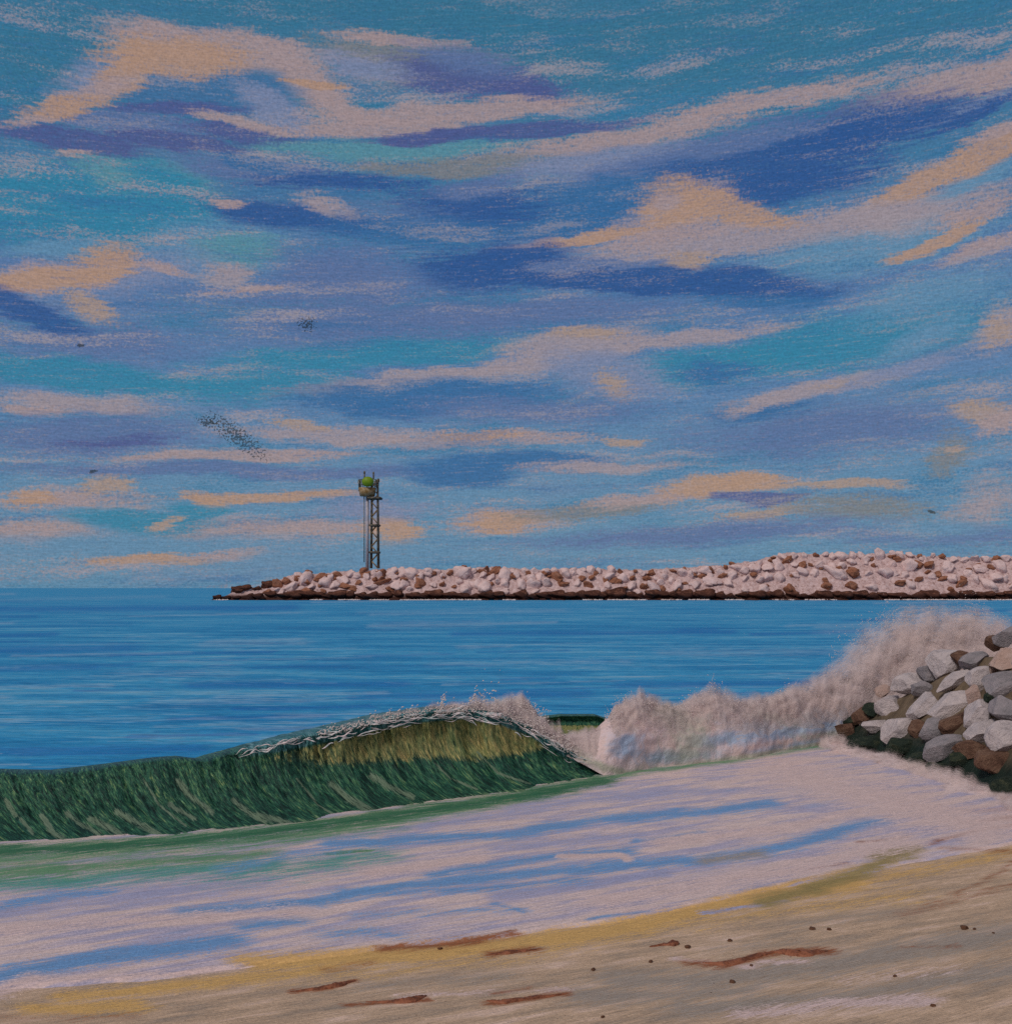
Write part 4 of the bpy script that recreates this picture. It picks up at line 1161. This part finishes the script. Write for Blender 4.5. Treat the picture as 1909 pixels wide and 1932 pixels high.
tag(wash, kind='stuff')

# ------------------------------------------------------------------ the far jetty
DJ = FPX * CAM_H / (1132.5 * K - HOR)
JT = np.array([(400, 1131), (425, 1124), (445, 1112), (480, 1108), (510, 1098), (535, 1082), (600, 1076), (660, 1074), (700, 1070), (800, 1070), (930, 1066), (1000, 1072), (1100, 1068), (1200, 1072), (1350, 1064), (1420, 1056), (1480, 1044), (1510, 1036), (1600, 1038), (1700, 1036), (1800, 1044), (1909, 1045), (2300, 1045), (3200, 1040)], float)
PXM = K * DJ / FPX                      # metres per survey unit at the jetty


def jx(x): return (x * K - CX) / FPX * DJ
def jh(x): return (1131.5 - np.interp(x, JT[:, 0], JT[:, 1])) * PXM


m_jcore = rock_material('jetty_rubble', [(.38, (92, 64, 54)), (.44, (144, 122, 120)), (.58, (168, 150, 150))], (52, 32, 26), 1.0, .5, 1.0, bd=.4)
# each jetty rock shades in its own metres: object scale is applied in the mesh
m_jpale = rock_material('jetty_rock_pale', [(.36, (118, 90, 82)), (.43, (160, 140, 138)), (.62, (176, 158, 157))], (60, 38, 30), .9, .3, 6, bd=.2)
m_jbrown = rock_material('jetty_rock_brown', [(.34, (60, 40, 32)), (.48, (110, 72, 54)), (.64, (134, 100, 84))], (36, 22, 18), 1.5, .5, 6, bd=.2)
m_jdark = rock_material('jetty_rock_wet', [(.36, (30, 16, 13)), (.5, (60, 36, 28)), (.62, (104, 70, 56))], (40, 22, 18), 1.0, .5, 6, bd=.2)

xj = np.linspace(398, 3200, 1100)
wj = np.linspace(0, 1, 46)
Hc = jh(xj) * .94
prof_y = np.interp(wj, [0, .06, .45, .6, .95, 1], [-1.5, 0, 1, 1.6, 3.0, 3.6])
prof_z = np.interp(wj, [0, .06, .45, .6, .95, 1], [-.08, .0, 1, 1, 0, -.08])
V = np.zeros((len(xj), len(wj), 3))
wid = np.maximum(Hc, .6)
V[..., 0] = jx(xj)[:, None]
V[..., 1] = DJ + wid[:, None] * prof_y[None] * .9
nz_ = fbm(xj[:, None] / 9 + 0 * wj[None], wj[None] * 12 + 0 * xj[:, None], 77, 4) - .5
V[..., 2] = Hc[:, None] * prof_z[None] + nz_ * np.minimum(Hc * .5, 1.3)[:, None]
V[:, 0, 2] = -1
V[:, -1, 2] = -1
jetty = mesh_obj('jetty', V.reshape(-1, 3), grid_faces(len(xj), len(wj)), m_jcore)
tag(jetty, 'long low rubble jetty running out from the right across the sea', 'jetty')

protos = [rock_mesh('rock', 300 + i, 3, .3, 6 + i % 4) for i in range(9)]
for k_, pm in enumerate(protos): pm.materials.append((m_jpale, m_jpale, m_jbrown, m_jdark, m_jpale, m_jbrown, m_jpale, m_jdark, m_jbrown)[k_])
by = {'P': [0, 1, 4, 6], 'B': [2, 5, 8], 'D': [3, 7]}
LB = {'P': ('pale pinkish rock on the flank of the far jetty', 'pale rocks of the far jetty'),
      'B': ('brown rock among the pale ones of the far jetty', 'brown rocks of the far jetty'),
      'D': ('dark wet rock along the waterline of the far jetty', 'wet rocks at the jetty waterline')}
r = random.Random(99)


def jrock(x, y, s, kind, dy=None):
    o = bpy.data.objects.new('rock', protos[r.choice(by[kind])])
    C.objects.link(o)
    H = max(float(jh(x)), .3)
    z = (1131.5 - y) * PXM
    f = min(max(z / H, 0), 1.05)
    yy = DJ + max(H, .6) * .9 * f - .15 * s if dy is None else dy
    # same place seen from the shore: correct for the extra distance
    k = yy / DJ
    o.location = (jx(x) * k, yy, CAM_H + (z - CAM_H) * k)
    st = r.uniform(.75, 1.5)
    o.scale = (s * st, s * 1.0, s * r.uniform(.6, 1.0))
    o.rotation_euler = (r.uniform(-.5, .5), r.uniform(-.8, .8), r.uniform(0, 6.28))
    if kind == 'B':
        o.scale = (o.scale[0] * 1.0, o.scale[1] * 1.0, o.scale[2] * .75)
    if kind == 'D':
        o.scale = (s * 1.4, s * .9, s * r.uniform(.5, 1.0)); o.rotation_euler = (0, r.uniform(-.1, .1), r.uniform(-.3, .3))
    tag(o, LB[kind][0], 'rock', LB[kind][1])


# crest rocks, flank rocks, waterline rocks
x = 520
while x < 1960:
    jrock(x, np.interp(x, JT[:, 0], JT[:, 1]) + r.uniform(7, 13), r.uniform(.7, 1.4), r.choice('PPPB'))
    x += r.uniform(14, 26)
for row, (fr, nn_) in enumerate([(.72, 62), (.48, 62), (.28, 30)]):
    for i in range(nn_):
        x = 500 + (i + r.uniform(.1, .9)) / nn_ * 1450
        H = (1131.5 - np.interp(x, JT[:, 0], JT[:, 1]))
        jrock(x, 1131.5 - H * (fr + r.uniform(-.08, .08)), r.uniform(.8, 1.7), r.choice('PPPB' if row < 2 else 'PPB'))
for i in range(75):
    x = 520 + (i + r.random()) / 75 * 1430
    jrock(x, 1131.5 - (1131.5 - np.interp(x, JT[:, 0], JT[:, 1])) * r.uniform(.3, 1.0), r.uniform(.6, 1.2), 'B')  # small brown rocks stand in for shaded gaps between the pale ones
x = 410
while x < 1960:
    jrock(x, 1126 - r.uniform(0, 4) if x > 470 else 1128, r.uniform(.9, 1.9) if x > 450 else .8, 'D')
    x += r.uniform(16, 30)
for x, y, s in ((448, 1114, 1.1), (462, 1110, 1.2), (485, 1110, .9), (505, 1104, 1.1)):
    jrock(x, y, s, 'D')

# white line of wash along the jetty foot
rg = np.random.default_rng(8)
n = 5000
x = rg.uniform(410, 2300, n)
k = vn(x / 30, x * 0, 4) > .5
x = x[k]
P = np.stack([jx(x), DJ - 1.6 - np.abs(rg.normal(0, 1.2, len(x))), rg.uniform(-.03, .05, len(x))], 1)
wl = droplets('wash_line', P, rg.uniform(.08, .2, len(x)))
tag(wl, kind='stuff')

# ------------------------------------------------------------------ beacon tower on the jetty
def plain(name, c, c2, rough=.6, metal=0.0, sc_=1.5):
    m, nt, b = material(name)
    P = nt.n('ShaderNodeTexCoord').outputs['Object']
    g = nt.noise(P, sc_, 4, .7)
    finish(nt, b, nt.mix(nt.smooth(g, .38, .62), A(c), A(c2)), rough, .3, g, .4, .05)
    return m


m_iron = plain('weathered_iron', (34, 36, 36), (84, 78, 66))
m_white = plain('faded_white_paint', (112, 114, 124), (136, 130, 134))
m_greenl = plain('green_lantern', (72, 100, 6), (88, 108, 18), .5)
m_rail = plain('grey_rail', (52, 62, 60), (110, 112, 110))
m_rust = plain('rusty_steel', (92, 70, 36), (120, 104, 80))
import bmesh


def bar(bm, a, b_, r0, r1=None, seg=8):
    a = Vector(a); b_ = Vector(b_); r1 = r0 if r1 is None else r1
    d = b_ - a; L = d.length
    m = Matrix.Translation((a + b_) / 2) @ d.to_track_quat('Z', 'Y').to_matrix().to_4x4()
    bmesh.ops.create_cone(bm, cap_ends=True, segments=seg, radius1=r0, radius2=r1, depth=L, matrix=m)


def bm_obj(name, bm, mat, parent):
    for f in bm.faces: f.smooth = True
    me = bpy.data.meshes.new(name); bm.to_mesh(me); bm.free(); me.materials.append(mat)
    o = bpy.data.objects.new(name, me); C.objects.link(o); o.parent = parent
    return o


TX, TY = jx(707), DJ + 7.0
kt = TY / DJ
def tz(y): return CAM_H + ((1131.5 - y) * PXM - CAM_H) * kt
u1 = PXM * kt                                   # metres per survey unit at the tower
zb, zt = tz(1072), tz(905)
tower = empty('beacon_tower', ((707 * K - CX) / FPX * TY, TY, zb))
tag(tower, 'tall lattice beacon tower with a round green lantern on the jetty', 'beacon tower')
H = zt - zb
hwx = 6.0 * u1
for sx in (-1, 1):
    for sy in (-1, 1):
        bm = bmesh.new()
        bar(bm, (sx * hwx * 1.15, sy * hwx, 0), (sx * hwx * .9, sy * hwx * .8, H), .23, .17)
        bm_obj('leg', bm, m_iron, tower)
for yb_, w_ in ((940, 1.9), (991, 1.35), (1042, 1.35)):
    bm = bmesh.new()
    z_ = tz(yb_) - zb
    w2 = hwx * w_
    for a_, b2 in (((-w2, -w2), (w2, -w2)), ((w2, -w2), (w2, w2)), ((w2, w2), (-w2, w2)), ((-w2, w2), (-w2, -w2))):
        bar(bm, (*a_, z_), (*b2, z_), .26)
    bmesh.ops.create_cube(bm, size=1, matrix=Matrix.Translation((0, 0, z_)) @ Matrix.Diagonal((w2 * 1.7, w2 * 1.7, .25, 1)))
    bm_obj('ring_platform', bm, m_iron, tower)
bm = bmesh.new()
nseg = 12
for i in range(nseg):
    z0_, z1_ = H * i / nseg, H * (i + 1) / nseg
    s = 1 if i % 2 else -1
    bar(bm, (-s * hwx, -hwx * .95, z0_), (s * hwx, -hwx * .95, z1_), .09)
    bar(bm, (-s * hwx, hwx * .95, z0_), (s * hwx, hwx * .95, z1_), .09)
bm_obj('bracing', bm, m_rust, tower)
bm = bmesh.new()                                 # pale service duct up the left side
bar(bm, (-14 * u1, 0, -1.0), (-14 * u1, 0, tz(922) - zb), 3.2 * u1, 3.0 * u1, 16)
bm_obj('duct', bm, m_white, tower)
bm = bmesh.new()                                 # ladder down the outer side
lx = -20 * u1
for s in (-.35, .35):
    bar(bm, (lx, s, tz(1060) - zb), (lx, s, tz(925) - zb), .07)
k = 0
z_ = tz(1060) - zb
while z_ < tz(925) - zb:
    bar(bm, (lx, -.35, z_), (lx, .35, z_), .05); z_ += .7
bm_obj('ladder', bm, m_rail, tower)
# gallery round the lantern
gx, gz = -13 * u1, tz(928) - zb
bm = bmesh.new()
bmesh.ops.create_cone(bm, cap_ends=True, segments=28, radius1=14 * u1, radius2=17 * u1, depth=1.8, matrix=Matrix.Translation((gx - 1 * u1, 0, gz)))
bm_obj('gallery', bm, m_rust, tower)
bm = bmesh.new()
for i in range(14):
    an = i / 14 * 2 * math.pi
    bar(bm, (gx + 17 * u1 * math.cos(an), 17 * u1 * math.sin(an), gz + 1), (gx + 18 * u1 * math.cos(an), 18 * u1 * math.sin(an), gz + 2.6), .11)
for zz_, rr_ in ((gz + 1.8, 17.6), (gz + 2.6, 18)):
    for i in range(28):
        a0, a1 = i / 28 * 2 * math.pi, (i + 1) / 28 * 2 * math.pi
        bar(bm, (gx + rr_ * u1 * math.cos(a0), rr_ * u1 * math.sin(a0), zz_), (gx + rr_ * u1 * math.cos(a1), rr_ * u1 * math.sin(a1), zz_), .09)
bm_obj('railing', bm, m_rail, tower)
bm = bmesh.new()
bmesh.ops.create_uvsphere(bm, u_segments=32, v_segments=20, radius=1, matrix=Matrix.Translation((gx + 2 * u1, -2.0, tz(910) - zb)) @ Matrix.Diagonal((11.2 * u1, 8 * u1, 9.6 * u1, 1)))
bm_obj('lantern', bm, m_greenl, tower)
# four knobbed finials around the lantern
for x_, y0_, y1_, r_ in ((687, 902, 891, 2.6), (704, 900, 892, 2.4), (713, 912, 906, 3.4), (677, 922, 908, 3.6)):
    bm = bmesh.new()
    lx = (x_ - 707) * u1
    bar(bm, (lx, .5, tz(y0_ + 4) - zb), (lx, .5, tz(y1_) - zb), .16)
    bmesh.ops.create_icosphere(bm, subdivisions=2, radius=1, matrix=Matrix.Translation((lx, .5, tz(y1_) - zb)) @ Matrix.Diagonal((r_ * u1 * .8, r_ * u1 * .7, r_ * u1 * 1.3, 1)))
    bm_obj('finial', bm, m_iron, tower)

# ------------------------------------------------------------------ things lying on the sand
m_weed = plain('red_brown_weed', (74, 42, 28), (112, 70, 50), .6, sc_=14)
m_peb = plain('brown_pebble', (44, 28, 20), (90, 62, 44), .6, sc_=30)


def on_beach(x, y):
    z = 0.05
    for _ in range(12):
        gx_, gy_ = ground(x, y, z)
        z = float(beach_z(np.array([gx_]), np.array([gy_]))[0])
    return gx_, gy_, z


def weed(pts, hws, label, seed):
    p3 = [Vector(on_beach(*p)) for p in pts]
    c0_ = p3[0].copy()
    n = 40
    tt_ = np.linspace(0, len(pts) - 1, n)
    verts, faces = [], []
    rw = random.Random(seed)
    for i, t_ in enumerate(tt_):
        j = min(int(t_), len(pts) - 2); f = t_ - j
        c = p3[j].lerp(p3[j + 1], f)
        tg = (p3[j + 1] - p3[j]).normalized(); sd = Vector((-tg.y, tg.x, 0))
        w = np.interp(t_, range(len(pts)), hws)
        dsc = c.y * c.y / (FPX * CAM_H) * K
        w = max(w * .75, .25) * dsc * (1 + .5 * (float(vn(t_ * 5, seed, 3)) - .5))
        for k in range(9):
            a = k / 8 * math.pi
            h_ = math.sin(a) * min(w * .35, .016) + .004
            verts.append(tuple(c - c0_ + sd * (math.cos(a) * w + .3 * w * (float(vn(t_ * 3, seed + 2, 5)) - .5)) + Vector((0, 0, h_ * (1 + .4 * rw.uniform(-1, 1)) - (.012 if k in (0, 8) else 0)))))
    for i in range(n - 1):
        for k in range(8):
            faces.append((i * 9 + k, i * 9 + k + 1, (i + 1) * 9 + k + 1, (i + 1) * 9 + k))
    o = mesh_obj('seaweed', verts, faces, m_weed)
    o.location = c0_
    tag(o, label, 'seaweed', 'seaweed strands stranded on the sand')


weed([(1325, 1818), (1372, 1821), (1420, 1808), (1462, 1797)], [.4, 5, 4, 1], 'long tapering red brown weed strand, left of the dark wedge', 1)
weed([(1455, 1797), (1485, 1799), (1512, 1803), (1562, 1796)], [1, 6, 9, .5], 'dark brown wedge of weed, thickest on the sand', 2)
weed([(548, 1873), (600, 1868), (640, 1860), (670, 1852)], [.3, 3, 5, .5], 'thin brown weed strand on the lower left sand', 3)
weed([(690, 1892), (740, 1893), (775, 1890), (805, 1880)], [.3, 3, 7, .5], 'dark brown weed strand nearest the bottom edge', 4)
weed([(918, 1890), (950, 1893), (1010, 1884), (1062, 1878)], [.5, 5, 3, .4], 'brown weed strand in the low middle of the sand', 5)
weed([(925, 1803), (960, 1799), (1012, 1793)], [.5, 4, .4], 'short brown strand on the yellow wet sand', 6)
weed([(1225, 1788), (1255, 1784), (1272, 1783), (1280, 1784)], [.5, 3, 6, 2], 'small dark headed brown strand above the long one', 7)

PEB = [(1532, 1755, 6, 'dark pebble on the sand, left one of the near pair'), (1564, 1756, 5.5, 'dark pebble on the sand, right one of the near pair'),
       (1818, 1754, 8, 'largest brown pebble on the right of the beach'), (1838, 1755, 3.5, 'small pebble just right of the largest one'), (1296, 1789, 7, 'flat brown pebble by the dark headed strand'),
       (1377, 1777, 5, 'brown pebble above the middle of the long strand'), (1228, 1817, 5, 'dark pebble left of the long strand'), (1382, 1855, 6, 'curved brown pebble below the long strand'),
       (1119, 1832, 5, 'small brown pebble in the middle of the sand'), (1417, 1824, 4, 'small brown pebble right under the long strand'), (1688, 1844, 4, 'black pebble on the grey sand at right'),
       (1137, 1921, 5, 'black pebble at the bottom edge'), (830, 1792, 5, 'upright brown pebble on the yellow wet sand'), (1873, 1762, 3.5, 'tiny dark pebble at the right edge'), (1760, 1900, 5, 'pinkish pebble near the lower right corner')]
for i, (x, y, s, lab) in enumerate(PEB):
    gx_, gy_, gz_ = on_beach(x, y)
    s_ = s * K * gy_ / FPX * 1.05
    o = bpy.data.objects.new('pebble', rock_mesh('pebble', 500 + i, 3, .25, 6))
    C.objects.link(o); o.data.materials.append(m_peb)
    o.location = (gx_, gy_, gz_ + s_ * .25); o.scale = (s_, s_ * .8, s_ * .7)
    o.rotation_euler = (0, 0, i * 1.3)
    tag(o, lab, 'pebble', 'pebbles scattered on the sand')
